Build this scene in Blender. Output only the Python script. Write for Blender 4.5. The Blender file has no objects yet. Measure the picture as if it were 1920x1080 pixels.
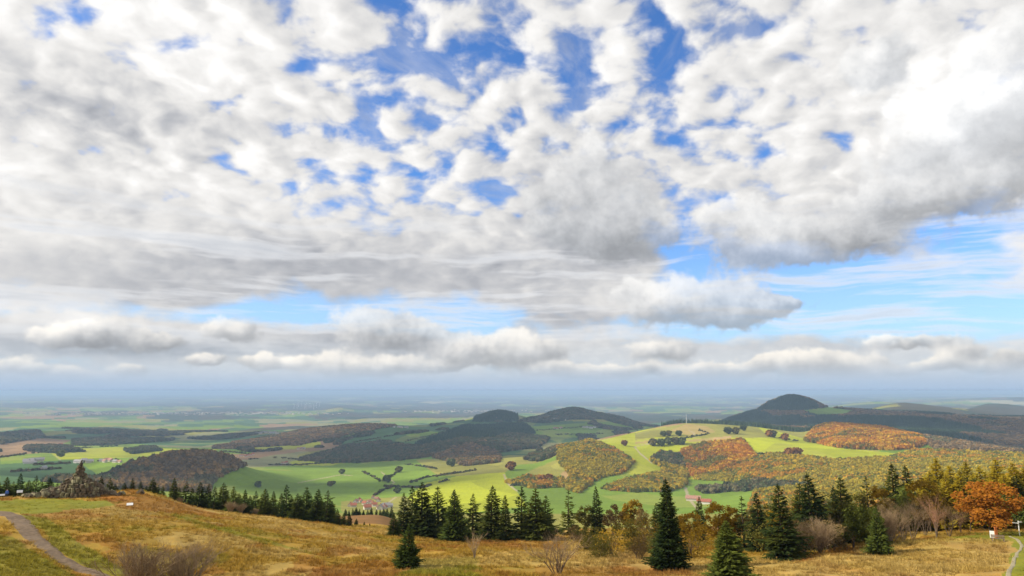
import bpy, math, random
import numpy as np
from math import radians, sin, cos, tan, atan2, exp, pi

scene = bpy.context.scene
COL = scene.collection

# ------------------------------------------------------------------ camera
FPX, CX, CY, PITCH = 1280.0, 960.0, 540.0, radians(8.57)
cam_data = bpy.data.cameras.new('camera')
cam_data.sensor_width = 36.0
cam_data.lens = 36.0 * FPX / 1920.0
cam_data.clip_start = 0.5
cam_data.clip_end = 300000.0
cam = bpy.data.objects.new('camera', cam_data)
COL.objects.link(cam)
cam.location = (0, 0, 0)
cam.rotation_euler = (radians(90) + PITCH, 0, 0)
scene.camera = cam
cp, sp = cos(PITCH), sin(PITCH)


def ray(px, py):
    xc, yc = (px - CX) / FPX, (CY - py) / FPX
    return xc, cp - yc * sp, sp + yc * cp


def azel(px, py):
    x, y, z = ray(px, py)
    return math.degrees(atan2(x, y)), math.degrees(atan2(z, math.hypot(x, y)))


def project(x, y, z):
    f = y * cp + z * sp
    u = -y * sp + z * cp
    f = np.where(f > 1e-3, f, 1e-3)
    return CX + FPX * x / f, CY - FPX * u / f


# ------------------------------------------------------------------ render settings
scene.view_settings.view_transform = 'Standard'
scene.view_settings.look = 'None'
scene.view_settings.exposure = 0.28
scene.view_settings.gamma = 1.0
cy = scene.cycles
cy.use_denoising = True
cy.use_adaptive_sampling = True
cy.adaptive_threshold = 0.01
cy.adaptive_min_samples = 8
cy.max_bounces = 4
cy.diffuse_bounces = 2
cy.glossy_bounces = 1
cy.transmission_bounces = 2
cy.transparent_max_bounces = 6
cy.volume_bounces = 0
cy.sample_clamp_indirect = 4.0

# ------------------------------------------------------------------ node helper
class Sock:
    def __init__(self, g, s):
        self.g, self.s = g, s
    def __add__(a, b): return a.g.math('ADD', a, b)
    def __radd__(a, b): return a.g.math('ADD', b, a)
    def __sub__(a, b): return a.g.math('SUBTRACT', a, b)
    def __rsub__(a, b): return a.g.math('SUBTRACT', b, a)
    def __mul__(a, b): return a.g.math('MULTIPLY', a, b)
    def __rmul__(a, b): return a.g.math('MULTIPLY', b, a)
    def __truediv__(a, b): return a.g.math('DIVIDE', a, b)


class Graph:
    def __init__(self, tree):
        self.t = tree
        tree.nodes.clear()
    def new(self, kind, **props):
        n = self.t.nodes.new(kind)
        for k, v in props.items():
            setattr(n, k, v)
        return n
    def put(self, sock, v):
        if isinstance(v, Sock):
            self.t.links.new(v.s, sock)
        elif v is not None:
            if isinstance(v, (tuple, list)) and len(v) == 3 and sock.type == 'RGBA':
                v = (*v, 1.0)
            sock.default_value = v
    def math(self, op, a, b=None, clamp=False):
        n = self.new('ShaderNodeMath', operation=op, use_clamp=clamp)
        self.put(n.inputs[0], a)
        if b is not None:
            self.put(n.inputs[1], b)
        return Sock(self, n.outputs[0])
    def vmath(self, op, a, b=None, scale=None):
        n = self.new('ShaderNodeVectorMath', operation=op)
        self.put(n.inputs[0], a)
        if b is not None:
            self.put(n.inputs[1], b)
        if scale is not None:
            self.put(n.inputs['Scale'], scale)
        return Sock(self, n.outputs['Value' if op in ('DOT_PRODUCT', 'LENGTH') else 'Vector'])
    def xyz(self, x, y, z):
        n = self.new('ShaderNodeCombineXYZ')
        for i, v in enumerate((x, y, z)):
            self.put(n.inputs[i], v)
        return Sock(self, n.outputs[0])
    def sep(self, v):
        n = self.new('ShaderNodeSeparateXYZ')
        self.put(n.inputs[0], v)
        return [Sock(self, o) for o in n.outputs]
    def smooth(self, x, lo, hi, a=0.0, b=1.0):
        n = self.new('ShaderNodeMapRange', interpolation_type='SMOOTHSTEP')
        for k, v in zip(('Value', 'From Min', 'From Max', 'To Min', 'To Max'), (x, lo, hi, a, b)):
            self.put(n.inputs[k], v)
        return Sock(self, n.outputs[0])
    def noise(self, v, scale, detail=4.0, rough=0.5, dist=0.0, out=0):
        n = self.new('ShaderNodeTexNoise')
        self.put(n.inputs['Vector'], v)
        self.put(n.inputs['Scale'], scale)
        self.put(n.inputs['Detail'], detail)
        self.put(n.inputs['Roughness'], rough)
        self.put(n.inputs['Distortion'], dist)
        return Sock(self, n.outputs[out])
    def mix(self, f, a, b, blend='MIX'):
        n = self.new('ShaderNodeMix', data_type='RGBA', blend_type=blend)
        n.clamp_factor = True
        self.put(n.inputs[0], f)
        self.put(n.inputs[6], a)
        self.put(n.inputs[7], b)
        return Sock(self, n.outputs[2])


# ------------------------------------------------------------------ sun and sky
SUN_AZ, SUN_EL = -96.0, 33.0          # degrees, azimuth from the view axis (+Y) towards +X
S = (sin(radians(SUN_AZ)) * cos(radians(SUN_EL)), cos(radians(SUN_AZ)) * cos(radians(SUN_EL)), sin(radians(SUN_EL)))
sun_data = bpy.data.lights.new('sun', 'SUN')
sun_data.energy = 5.0
sun_data.angle = radians(0.53)
sun_data.color = (1.0, 0.90, 0.72)
sun = bpy.data.objects.new('sun', sun_data)
COL.objects.link(sun)
from mathutils import Vector
sun.rotation_euler = Vector(S).to_track_quat('Z', 'Y').to_euler()

world = bpy.data.worlds.new('World')
scene.world = world
world.use_nodes = True


def build_sky():
    g = Graph(world.node_tree)
    sky = g.new('ShaderNodeTexSky', sky_type='NISHITA')
    sky.sun_disc = False
    sky.sun_elevation = radians(SUN_EL)
    sky.sun_rotation = radians(SUN_AZ)
    sky.altitude = 900.0
    sky.air_density = 1.0
    sky.dust_density = 0.3
    sky.ozone_density = 3.0
    d = Sock(g, g.new('ShaderNodeTexCoord').outputs['Generated'])
    x, y, z = g.sep(d)
    A = g.math('ARCTAN2', x, y) * 57.2958
    E = g.math('ARCSINE', z) * 57.2958
    zc = g.math('MAXIMUM', z, 0.0)
    # soft wobble so that hand placed banks get ragged outlines
    wob = g.vmath('SUBTRACT', g.noise(d, 9.0, 5.0, 0.58, out=1), (0.5, 0.5, 0.5))
    wx, wy, wz = g.sep(wob)
    amp = g.smooth(E, 0.0, 22.0, 1.2, 6.5)
    AE = g.xyz(A + wx * amp * 1.25, E + wy * amp * 0.9, 0.0)

    def field(items, vec, start=0.0):
        tot = start
        for (px, py, rx, ry, w) in items:
            a0, e0 = azel(px, py)
            ra = abs(azel(px + rx, py)[0] - a0)
            re = abs(azel(px, py - ry)[1] - e0)
            v = g.vmath('MULTIPLY', g.vmath('SUBTRACT', vec, (a0, e0, 0)), (1 / ra, 1 / re, 0))
            q = g.vmath('DOT_PRODUCT', v, v)
            tot = g.math('POWER', math.e, q * -1.0) * w + tot
        return tot

    # cloud plane coordinates (flat deck seen in perspective)
    inv = g.math('DIVIDE', 1.0, zc + 0.40)
    P = g.xyz(x * inv, y * inv, 0.0)
    wp = g.vmath('SCALE', g.vmath('SUBTRACT', g.noise(P, 7.0, 3.0, 0.5, out=1), (0.5, 0.5, 0.5)), scale=0.065)
    Pw = g.vmath('ADD', P, wp)
    off = (S[0] * 0.035, S[1] * 0.035, 0.0)
    puff = g.noise(Pw, 14.0, 7.0, 0.48)
    hi_el = g.smooth(E, 8.0, 20.0, 0.30, 1.0)
    calm = g.noise(Pw, 8.5, 6.0, 0.50)
    puff_raw = puff
    puff = calm + (puff - calm) * hi_el
    puff_s = g.noise(g.vmath('ADD', Pw, off), 14.0, 2.0, 0.45)
    big = g.noise(P, 3.0, 3.0, 0.5)
    # ---- broken high deck
    gaps = [(350, 108, 70, 28, -.30), (735, 160, 70, 45, -.26), (820, 85, 60, 55, -.24), (560, 110, 35, 25, -.14), (940, 70, 90, 60, -.20),
            (1020, 95, 60, 45, -.24), (1150, 125, 90, 35, -.30), (1230, 70, 50, 35, -.2), (1310, 30, 60, 35, -.14), (1690, 20, 130, 45, -.42),
            (730, 2, 90, 16, -.36), (680, 290, 40, 35, -.2), (560, 385, 60, 30, -.16), (820, 385, 120, 28, -.22), (955, 393, 50, 16, -.34),
            (1220, 235, 55, 30, -.30), (1265, 265, 30, 30, -.2), (1390, 190, 40, 20, -.12), (1520, 100, 25, 30, -.2), (1590, 220, 20, 20, -.14),
            (1470, 290, 70, 18, -.22), (1280, 430, 80, 50, -.5), (1420, 500, 130, 42, -.55), (1820, 425, 120, 45, -.5), (1640, 545, 260, 48, -.42),
            (1500, 605, 380, 32, -.40), (1850, 600, 120, 50, -.34), (800, 580, 110, 32, -.55), (560, 582, 100, 22, -.40), (330, 590, 260, 16, -.25),
            (890, 620, 60, 30, -.3), (800, 300, 120, 60, -.10), (1120, 330, 160, 90, -.05)]
    banks = [(120, 230, 330, 200, .22), (350, 40, 230, 70, .12), (420, 470, 560, 90, .26), (1000, 490, 260, 70, .26), (900, 560, 240, 40, .16),
             (1780, 230, 260, 190, .34), (1640, 110, 90, 80, .16), (1120, 370, 170, 130, .22), (560, 200, 160, 80, .08), (1480, 400, 300, 70, .14),
             (300, 640, 420, 34, .26), (960, 655, 500, 26, .16), (1600, 650, 500, 28, .22)]
    cov = field([(a, b, c * 1.35, d * 1.4, w * (.50 if b < 410 else .95)) for a, b, c, d, w in gaps] + banks + [(1100, 150, 520, 200, -.03), (640, 330, 340, 110, -.05)], AE, 0.17)
    dens = (puff - 0.5) * g.smooth(E, 6.0, 15.0, 0.9, 1.75) + (big - 0.5) * 0.55 + cov
    a1 = g.smooth(dens, -0.21, 0.19)
    veil = g.smooth(g.noise(P, 5.0, 6.0, 0.62, 1.2), 0.42, 0.72, 0.0, 0.42)
    a1 = g.math('MAXIMUM', a1, veil * g.smooth(E, 9.0, 16.0))
    darks = [(60, 165, 140, 50, .22), (150, 225, 150, 56, .36), (380, 245, 130, 40, .30), (480, 480, 200, 30, .42), (330, 560, 200, 40, .40),
             (150, 500, 240, 40, .16), (620, 540, 280, 50, .34), (900, 500, 260, 60, .28), (1150, 420, 150, 70, .62), (1210, 460, 90, 40, .50),
             (1060, 330, 130, 90, .26), (1500, 450, 200, 36, .75), (1640, 455, 150, 40, .60), (1780, 395, 220, 32, .40),
             (700, 610, 140, 44, .72), (800, 640, 120, 20, .5), (180, 650, 220, 26, .62), (1100, 600, 160, 24, .5), (1700, 545, 260, 40, .42),
             (1560, 640, 320, 22, .36), (480, 660, 300, 20, .40), (960, 610, 260, 60, .2), (200, 370, 140, 30, .22)]
    brights = [(1800, 190, 210, 120, .75), (180, 60, 330, 80, .55), (20, 250, 110, 110, .55), (330, 170, 60, 30, .25), (1790, 190, 170, 110, .40), (460, 60, 120, 50, .3),
               (260, 330, 260, 70, .32), (60, 440, 200, 50, .30), (160, 605, 60, 18, .6), (1000, 660, 40, 12, .3), (440, 265, 60, 22, .3)]
    dk = field(darks, AE, 0.0)
    br = field(brights, AE, 0.0)
    relief = (puff_raw - puff_s) * g.smooth(E, 8.0, 21.0, 0.30, 1.0)
    thick = g.smooth(dens, 0.02, 0.42)
    lum = 0.85 + (big - 0.5) * 0.40 + relief * 0.75 + br * 0.30 - dk * 0.44 - thick * 0.06 + (g.noise(Pw, 18.0, 4.0, 0.5) - 0.5) * g.smooth(E, 6.0, 20.0, 0.04, 0.16) + (puff - 0.5) * g.smooth(E, 2.0, 14.0, 0.35, 0.55)
    # ---- crisp low cumulus, flat based and lit from the sun's side
    cums = [(1090, 330, 90, 80), (1200, 445, 80, 40), (1100, 410, 90, 60), (1790, 250, 190, 110), (1640, 110, 60, 60), (1900, 130, 130, 120), (1700, 375, 160, 34), (1870, 350, 120, 45), (1320, 560, 110, 46), (1240, 575, 75, 34), (1390, 575, 95, 30), (1480, 572, 40, 14), (1375, 420, 60, 48), (1170, 410, 60, 55), (1560, 460, 160, 40),
            (1440, 450, 90, 42), (700, 612, 90, 40), (790, 628, 70, 26), (440, 620, 50, 24), (180, 622, 70, 32), (120, 630, 70, 20), (300, 635, 50, 20),
            (640, 685, 60, 20), (480, 680, 34, 12), (560, 678, 34, 9), (700, 690, 60, 12), (860, 660, 40, 20), (940, 655, 70, 24), (1000, 655, 50, 22),
            (1110, 695, 90, 12), (1290, 696, 70, 11), (1500, 683, 60, 20), (1570, 680, 60, 18), (1620, 688, 40, 12), (1800, 662, 40, 18), (1890, 670, 34, 16),
            (130, 705, 45, 12), (170, 712, 40, 8), (20, 680, 30, 12), (1180, 545, 40, 20)]
    w2 = g.vmath('SUBTRACT', g.noise(d, 20.0, 6.0, 0.54, out=1), (0.5, 0.5, 0.5))
    w2x, w2y, w2z = g.sep(w2)
    amp2 = g.smooth(E, 1.0, 18.0, 2.4, 7.0)
    AE2 = g.xyz(A + w2x * amp2 * 1.2, E + w2y * amp2 * 0.75, 0.0)
    c_all, h_all = None, None
    cums += [(60, 690, 34, 9), (250, 690, 46, 10), (380, 676, 40, 9), (760, 682, 44, 10), (820, 690, 36, 8), (1040, 690, 44, 10), (1190, 690, 50, 9), (1370, 694, 46, 9), (1440, 676, 44, 12), (1660, 700, 44, 8), (1750, 684, 44, 10), (1850, 690, 44, 9), (1240, 655, 70, 14), (1700, 640, 90, 14)]
    for (px, py, rx, ry) in cums:
        if py > 640:
            rx, ry = rx * 1.15, ry * 1.3
        a0, e0 = azel(px, py)
        ra = abs(azel(px + rx, py)[0] - a0)
        re = abs(azel(px, py - ry)[1] - e0)
        v = g.vmath('MULTIPLY', g.vmath('SUBTRACT', AE2, (a0, e0, 0)), (1 / ra, 1 / re, 0))
        q = g.vmath('DOT_PRODUCT', v, v)
        w = g.math('POWER', math.e, q * -1.0)
        h = g.vmath('DOT_PRODUCT', v, (S[0] * 0.55, 1.0, 0.0)) * w
        c_all = w if c_all is None else c_all + w
        h_all = h if h_all is None else h_all + h
    fine = g.noise(d, 42.0, 6.0, 0.58)
    soft = g.noise(d, 13.0, 4.0, 0.5)
    cd = c_all + (fine - 0.5) * 1.0 + (soft - 0.5) * 0.5
    a2 = g.smooth(cd, 0.26, 0.70)
    lit = g.smooth(h_all / (c_all + 0.15) + (fine - 0.5) * 0.9, -0.80, 0.95)
    warm = g.smooth(E, 1.0, 9.0, 1.0, 0.0)
    lum2 = 0.44 + lit * 0.56 + (fine - 0.5) * 0.20 + (soft - 0.5) * 0.45 + br * 0.30 + warm * lit * 0.16 - 0.02
    cloud1 = g.vmath('SCALE', g.mix(g.smooth(lum, 0.35, 0.9), (0.86, 0.90, 1.0), (1.0, 0.985, 0.965)), scale=g.math('MAXIMUM', lum, 0.22))
    tint2 = g.mix(lit, (0.90, 0.94, 1.0), g.mix(warm, (1.0, 0.99, 0.97), (1.0, 0.93, 0.82)))
    cloud2 = g.vmath('SCALE', tint2, scale=lum2)
    K = 8.2                                                     # radiance of a sunlit cloud against the background strength below
    skyc = Sock(g, sky.outputs[0])
    blue = g.mix(1.0, skyc, (0.80, 1.22, 1.70), 'MULTIPLY')
    blue = g.mix(g.smooth(E, 3.0, 15.0, 0.55, 0.0), blue, tuple(K * v for v in (0.62, 0.80, 0.95)))
    low = g.smooth(E, 0.6, 5.5, 1.0, 0.0)
    c = g.mix(a1, blue, g.vmath('SCALE', cloud1, scale=K))
    streak = g.noise(g.xyz(A * 0.045, E * 0.55 + g.noise(d, 6.0, 3.0, 0.5) * 0.9, 3.0), 1.6, 6.0, 0.60)
    sk = g.smooth(streak, 0.47, 0.66, 0.0, 0.72) * g.smooth(E, 2.0, 5.0) * g.smooth(E, 11.0, 17.0, 1.0, 0.0)
    c = g.mix(sk, c, g.vmath('SCALE', g.mix(g.smooth(streak, .5, .75), (0.94, 0.95, 0.97), (0.70, 0.73, 0.78)), scale=K))
    c = g.mix(low * 0.72, c, tuple(K * v for v in (0.57, 0.66, 0.75)))
    c = g.mix(a2 * g.smooth(E, 0.4, 2.6, 0.0, 0.78), c, g.vmath('SCALE', cloud2, scale=K))
    c = g.mix(g.smooth(E, -0.5, 2.4, 1.0, 0.0), c, tuple(K * v for v in (0.40, 0.54, 0.74)))
    bg = g.new('ShaderNodeBackground')
    g.put(bg.inputs[0], c)
    bg.inputs[1].default_value = 0.098
    out = g.new('ShaderNodeOutputWorld')
    g.t.links.new(bg.outputs[0], out.inputs[0])


build_sky()
world.cycles.sampling_method = 'NONE'

# ==== LAND
# ------------------------------------------------------------------ terrain: heights by distance ring, surveyed from the viewpoint
RINGS = [
    (60, [(-300, 1238), (2200, 1240)]),
    (85, [(-300, 1082), (0, 1080), (600, 1085), (760, 1078), (1000, 1082), (1300, 1086), (2200, 1085)]),
    (110, [(-300, 1000), (0, 1001), (300, 1003), (500, 1012), (760, 1038), (1000, 1042), (1300, 1045), (1600, 1045), (1920, 1042), (2200, 1040)]),
    (140, [(-300, 950), (0, 950), (200, 950), (350, 968), (500, 985), (700, 1008), (900, 1020), (1130, 1018), (1400, 1022), (1600, 1015), (1800, 1002), (1920, 1000), (2200, 995)]),
    (165, [(-300, 936), (0, 935), (145, 930), (245, 921), (300, 932), (350, 950), (500, 972), (700, 995), (900, 1008), (1130, 1005), (1400, 1010), (1700, 1000), (1920, 990), (2200, 985)]),
    (200, [(-300, 940), (0, 940), (145, 940), (250, 938), (350, 956), (500, 973), (700, 990), (900, 1000), (1130, 992), (1400, 1002), (1920, 990), (2200, 985)]),
    (300, [(-300, 965), (0, 965), (400, 985), (640, 980), (700, 977), (760, 992), (900, 1015), (1130, 1012), (1400, 1018), (2200, 1008)]),
    (450, [(-300, 962), (0, 965), (500, 985), (640, 968), (700, 965), (760, 980), (900, 1008), (1130, 1008), (2200, 1005)]),
    (700, [(-300, 960), (0, 962), (700, 985), (900, 995), (2200, 995)]),
    (1000, [(-300, 948), (0, 950), (700, 980), (1400, 985), (1920, 965), (2200, 955)]),
    (1400, [(-300, 920), (0, 925), (400, 935), (690, 956), (1000, 956), (1300, 956), (1600, 937), (1920, 915), (2200, 905)]),
    (1700, [(-300, 905), (0, 910), (400, 925), (690, 943), (1000, 936), (1130, 936), (1300, 940), (1450, 925), (1700, 902), (1920, 890), (2200, 885)]),
    (2000, [(-300, 892), (0, 896), (200, 905), (400, 913), (600, 925), (690, 925), (850, 915), (1000, 915), (1130, 915), (1250, 918), (1330, 926), (1500, 900), (1700, 884), (1920, 876), (2200, 870)]),
    (2300, [(-300, 880), (0, 885), (180, 897), (250, 868), (310, 857), (370, 852), (430, 860), (460, 876), (520, 892), (600, 905), (700, 905), (850, 893), (950, 886), (1000, 885), (1080, 868), (1200, 880), (1300, 903), (1450, 878), (1600, 869), (1700, 867), (1920, 862), (2200, 858)]),
    (2700, [(-300, 864), (0, 868), (370, 866), (450, 879), (600, 886), (700, 885), (820, 876), (950, 861), (1000, 858), (1060, 838), (1130, 836), (1200, 848), (1300, 852), (1400, 844), (1550, 846), (1700, 850), (1920, 850), (2200, 850)]),
    (3200, [(-300, 852), (0, 856), (370, 862), (500, 873), (700, 868), (850, 858), (950, 862), (1000, 862), (1060, 848), (1100, 829), (1200, 813), (1300, 808), (1400, 812), (1530, 830), (1600, 816), (1700, 820), (1800, 832), (1920, 848), (2200, 850)]),
    (3600, [(-300, 842), (0, 846), (400, 862), (560, 865), (700, 855), (850, 838), (950, 848), (1060, 850), (1110, 832), (1200, 808), (1285, 795), (1400, 802), (1500, 812), (1560, 798), (1640, 802), (1750, 822), (1920, 845), (2200, 850)]),
    (4000, [(-300, 835), (0, 838), (400, 850), (600, 850), (760, 835), (870, 823), (1000, 830), (1060, 838), (1150, 838), (1300, 815), (1500, 815), (1640, 820), (1920, 842), (2200, 845)]),
    (4700, [(-300, 826), (0, 828), (400, 838), (560, 825), (700, 815), (800, 812), (900, 809), (1000, 812), (1100, 815), (1200, 818), (1350, 806), (1500, 805), (1700, 808), (1920, 822), (2200, 830)]),
    (5500, [(-300, 816), (0, 818), (400, 825), (560, 808), (700, 796), (800, 800), (930, 794), (1000, 797), (1100, 795), (1200, 803), (1300, 808), (1400, 796), (1550, 787), (1700, 784), (1920, 790), (2200, 800)]),
    (6300, [(-300, 812), (0, 812), (150, 808), (400, 816), (560, 806), (700, 801), (850, 792), (900, 783), (935, 775), (970, 781), (1000, 786), (1040, 772), (1075, 764), (1110, 772), (1150, 780), (1235, 800), (1330, 795), (1420, 776), (1560, 775), (1700, 776), (1920, 788), (2200, 795)]),
    (7300, [(-300, 806), (0, 806), (400, 810), (700, 806), (935, 795), (1075, 790), (1235, 808), (1340, 790), (1420, 768), (1442, 756), (1465, 747), (1490, 744), (1515, 748), (1535, 756), (1550, 763), (1600, 769), (1700, 775), (1920, 792), (2200, 800)]),
    (9000, [(-300, 797), (0, 797), (400, 800), (800, 798), (1300, 792), (1500, 778), (1620, 770), (1700, 759), (1780, 768), (1860, 776), (1920, 785), (2200, 790)]),
    (12000, [(-300, 784), (0, 784), (600, 786), (1300, 779), (1700, 774), (1800, 772), (1850, 760), (1920, 764), (2200, 775)]),
    (17000, [(-300, 771), (600, 771), (640, 766), (690, 771), (1300, 770), (1560, 762), (1650, 754), (1740, 762), (2200, 768)]),
    (25000, [(-300, 760), (900, 760), (1400, 758), (1760, 752), (1880, 748), (2200, 755)]),
    (40000, [(-300, 750), (1000, 748), (1500, 746), (2200, 747)]),
    (70000, [(-300, 741), (1000, 740), (2200, 738)]),
]


def pchip(xk, yk, x):
    """shape keeping cubic through (xk, yk[..., k]); yk may hold many curves along axis 0"""
    xk = np.asarray(xk, float); yk = np.atleast_2d(np.asarray(yk, float))
    h = np.diff(xk); dl = np.diff(yk, axis=1) / h
    m = np.zeros_like(yk)
    if len(xk) > 2:
        a, b = dl[:, :-1], dl[:, 1:]
        w1 = 2 * h[1:] + h[:-1]; w2 = h[1:] + 2 * h[:-1]
        with np.errstate(divide='ignore', invalid='ignore'):
            hm = (w1 + w2) / (w1 / a + w2 / b)
        m[:, 1:-1] = np.where(a * b > 0, hm, 0)
    m[:, 0] = dl[:, 0]; m[:, -1] = dl[:, -1]
    i = np.clip(np.searchsorted(xk, x) - 1, 0, len(xk) - 2)
    t = np.clip((x - xk[i]) / h[i], 0, 1)
    h00 = 2 * t**3 - 3 * t**2 + 1; h10 = t**3 - 2 * t**2 + t; h01 = -2 * t**3 + 3 * t**2; h11 = t**3 - t**2
    return h00 * yk[:, i] + h10 * h[i] * m[:, i] + h01 * yk[:, i + 1] + h11 * h[i] * m[:, i + 1]


def hash2(ix, iy, seed):
    n = (ix.astype(np.int64) * 374761393 + iy.astype(np.int64) * 668265263 + seed * 1442695041) & 0x7fffffff
    n = ((n ^ (n >> 13)) * 1274126177) & 0x7fffffff
    return ((n ^ (n >> 16)) & 0xffff) / 65535.0


def vnoise(x, y, seed=0):
    ix, iy = np.floor(x), np.floor(y)
    fx, fy = x - ix, y - iy
    fx = fx * fx * (3 - 2 * fx); fy = fy * fy * (3 - 2 * fy)
    a, b = hash2(ix, iy, seed), hash2(ix + 1, iy, seed)
    c, d = hash2(ix, iy + 1, seed), hash2(ix + 1, iy + 1, seed)
    return (a + (b - a) * fx) * (1 - fy) + (c + (d - c) * fx) * fy - 0.5


def fbm(x, y, octaves=4, seed=0):
    s, amp = 0, 1.0
    for o in range(octaves):
        s = s + amp * vnoise(x * 2**o + 17.3 * o, y * 2**o - 9.1 * o, seed + o)
        amp *= 0.5
    return s


def cellnoise(x, y, seed=0):
    """id in 0..1 of the nearest jittered cell point: a patchwork of fields"""
    ix, iy = np.floor(x), np.floor(y)
    best = np.full(x.shape, 9e9); idv = np.zeros(x.shape)
    for dx in (-1, 0, 1):
        for dy in (-1, 0, 1):
            cx_, cy_ = ix + dx, iy + dy
            px_ = cx_ + hash2(cx_, cy_, seed + 5); py_ = cy_ + hash2(cx_, cy_, seed + 6)
            dd = np.abs(px_ - x) + np.abs(py_ - y)
            m = dd < best
            best = np.where(m, dd, best); idv = np.where(m, hash2(cx_, cy_, seed + 7), idv)
    return idv


AZ_IN = np.linspace(azel(-120, 860)[0], azel(2040, 860)[0], 1040)
AZ_OUT = np.concatenate([np.linspace(AZ_IN[-1] + 1, 360 + AZ_IN[0] - 1, 96)])
AZ = np.concatenate([AZ_IN, AZ_OUT])                                     # degrees, one full turn
DIST = np.concatenate([np.geomspace(3, 58, 10), np.geomspace(60, 250, 190)[:-1], np.geomspace(250, 1300, 60)[:-1],
                       np.geomspace(1300, 9000, 270)[:-1], np.geomspace(9000, 72000, 70)])
NA, ND = len(AZ), len(DIST)


def build_heights():
    prof = []
    for (Dr, pts) in RINGS:
        a = [azel(px, py)[0] for px, py in pts]
        e = [tan(radians(azel(px, py)[1])) for px, py in pts]
        t = pchip(a, e, np.clip(AZ_IN, a[0], a[-1]))[0]
        k = max(1, int(7 - 0.0007 * Dr))
        t = np.convolve(np.pad(t, k, mode='edge'), np.ones(2 * k + 1) / (2 * k + 1), 'valid')
        f = np.linspace(0, 1, len(AZ_OUT) + 2)[1:-1]
        t = np.concatenate([t, t[-1] + (t[0] - t[-1]) * (f * f * (3 - 2 * f))])
        prof.append(t * Dr)
    prof = np.array(prof).T                                              # azimuth x ring
    lk = np.log([r[0] for r in RINGS])
    lk = np.concatenate([[np.log(3)], lk]); prof = np.concatenate([np.full((NA, 1), -21.0), prof], axis=1)
    zz = pchip(lk, prof, np.clip(np.log(DIST), lk[0], lk[-1]))
    return zz                                                            # NA x ND


AZR = np.radians(AZ)[:, None]
GX, GY = np.sin(AZR) * DIST[None], np.cos(AZR) * DIST[None]
GZ = build_heights()
Dg = np.broadcast_to(DIST[None], GZ.shape)
und = np.clip((Dg - 900) / 2500, 0, 1)
GZ = GZ + und * np.clip(Dg * 0.0052, 0, 50) * fbm(GX / 620, GY / 620, 4, 3) * np.clip(1 - (Dg - 20000) / 30000, 0.3, 1)
GZ = GZ + np.clip((Dg - 9000) / 12000, 0, 1) * Dg * 0.0026 * (fbm(GX / (Dg * .10), GY / 9000, 3, 15))
near = np.clip(1 - (Dg - 200) / 250, 0, 1) * np.clip((Dg - 30) / 40, 0, 1)
GZ = GZ + near * (0.55 * fbm(GX / 9, GY / 9, 3, 11) + 0.28 * fbm(GX / 2.2, GY / 2.2, 2, 12))
PX, PY = project(GX, GY, GZ)
PX = np.where(GY > 0, PX, -9999)


def ground_z(x, y):
    a = math.degrees(atan2(x, y))
    if a < AZ[0]:
        a += 360
    D = math.hypot(x, y)
    i = int(np.clip(np.searchsorted(AZ, a) - 1, 0, NA - 2)); j = int(np.clip(np.searchsorted(DIST, D) - 1, 0, ND - 2))
    s = (a - AZ[i]) / (AZ[i + 1] - AZ[i]); t = (D - DIST[j]) / (DIST[j + 1] - DIST[j])
    return float((GZ[i, j] * (1 - s) + GZ[i + 1, j] * s) * (1 - t) + (GZ[i, j + 1] * (1 - s) + GZ[i + 1, j + 1] * s) * t)


def ground_zv(x, y):
    a = np.degrees(np.arctan2(x, y)); a = np.where(a < AZ[0], a + 360, a)
    D = np.hypot(x, y)
    i = np.clip(np.searchsorted(AZ, a) - 1, 0, NA - 2); j = np.clip(np.searchsorted(DIST, D) - 1, 0, ND - 2)
    s = (a - AZ[i]) / (AZ[i + 1] - AZ[i]); t = (D - DIST[j]) / (DIST[j + 1] - DIST[j])
    return (GZ[i, j] * (1 - s) + GZ[i + 1, j] * s) * (1 - t) + (GZ[i, j + 1] * (1 - s) + GZ[i + 1, j + 1] * s) * t


def spot(px, D):
    """ground point at distance D in the direction of picture column px"""
    py = 900.0
    for _ in range(4):
        a = radians(azel(px, py)[0])
        x, y = sin(a) * D, cos(a) * D
        z = ground_z(x, y)
        py = float(project(np.array(x), np.array(y), np.array(z))[1])
    return x, y, z


def top_z(px, py, D):
    x, y, z = ray(px, py)
    return D * z / math.hypot(x, y)


def ground_hit(px, py, dmin=60, dmax=60000):
    """first ground point seen through picture point (px, py)"""
    x, y, z = ray(px, py)
    h = math.hypot(x, y)
    D = np.geomspace(dmin, dmax, 1500)
    gz = ground_zv(D * x / h, D * y / h)
    below = np.nonzero(D * z / h <= gz)[0]
    k = below[0] if len(below) else len(D) - 1
    return D[k] * x / h, D[k] * y / h, float(gz[k]), D[k]


# ------------------------------------------------------------------ land cover
def inside(poly, px, py):
    m = np.zeros(px.shape, bool)
    n = len(poly)
    for k in range(n):
        (x1, y1), (x2, y2) = poly[k], poly[(k + 1) % n]
        if y1 == y2:
            continue
        c = ((y1 > py) != (y2 > py)) & (px < (x2 - x1) * (py - y1) / (y2 - y1) + x1)
        m ^= c
    return m


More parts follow.
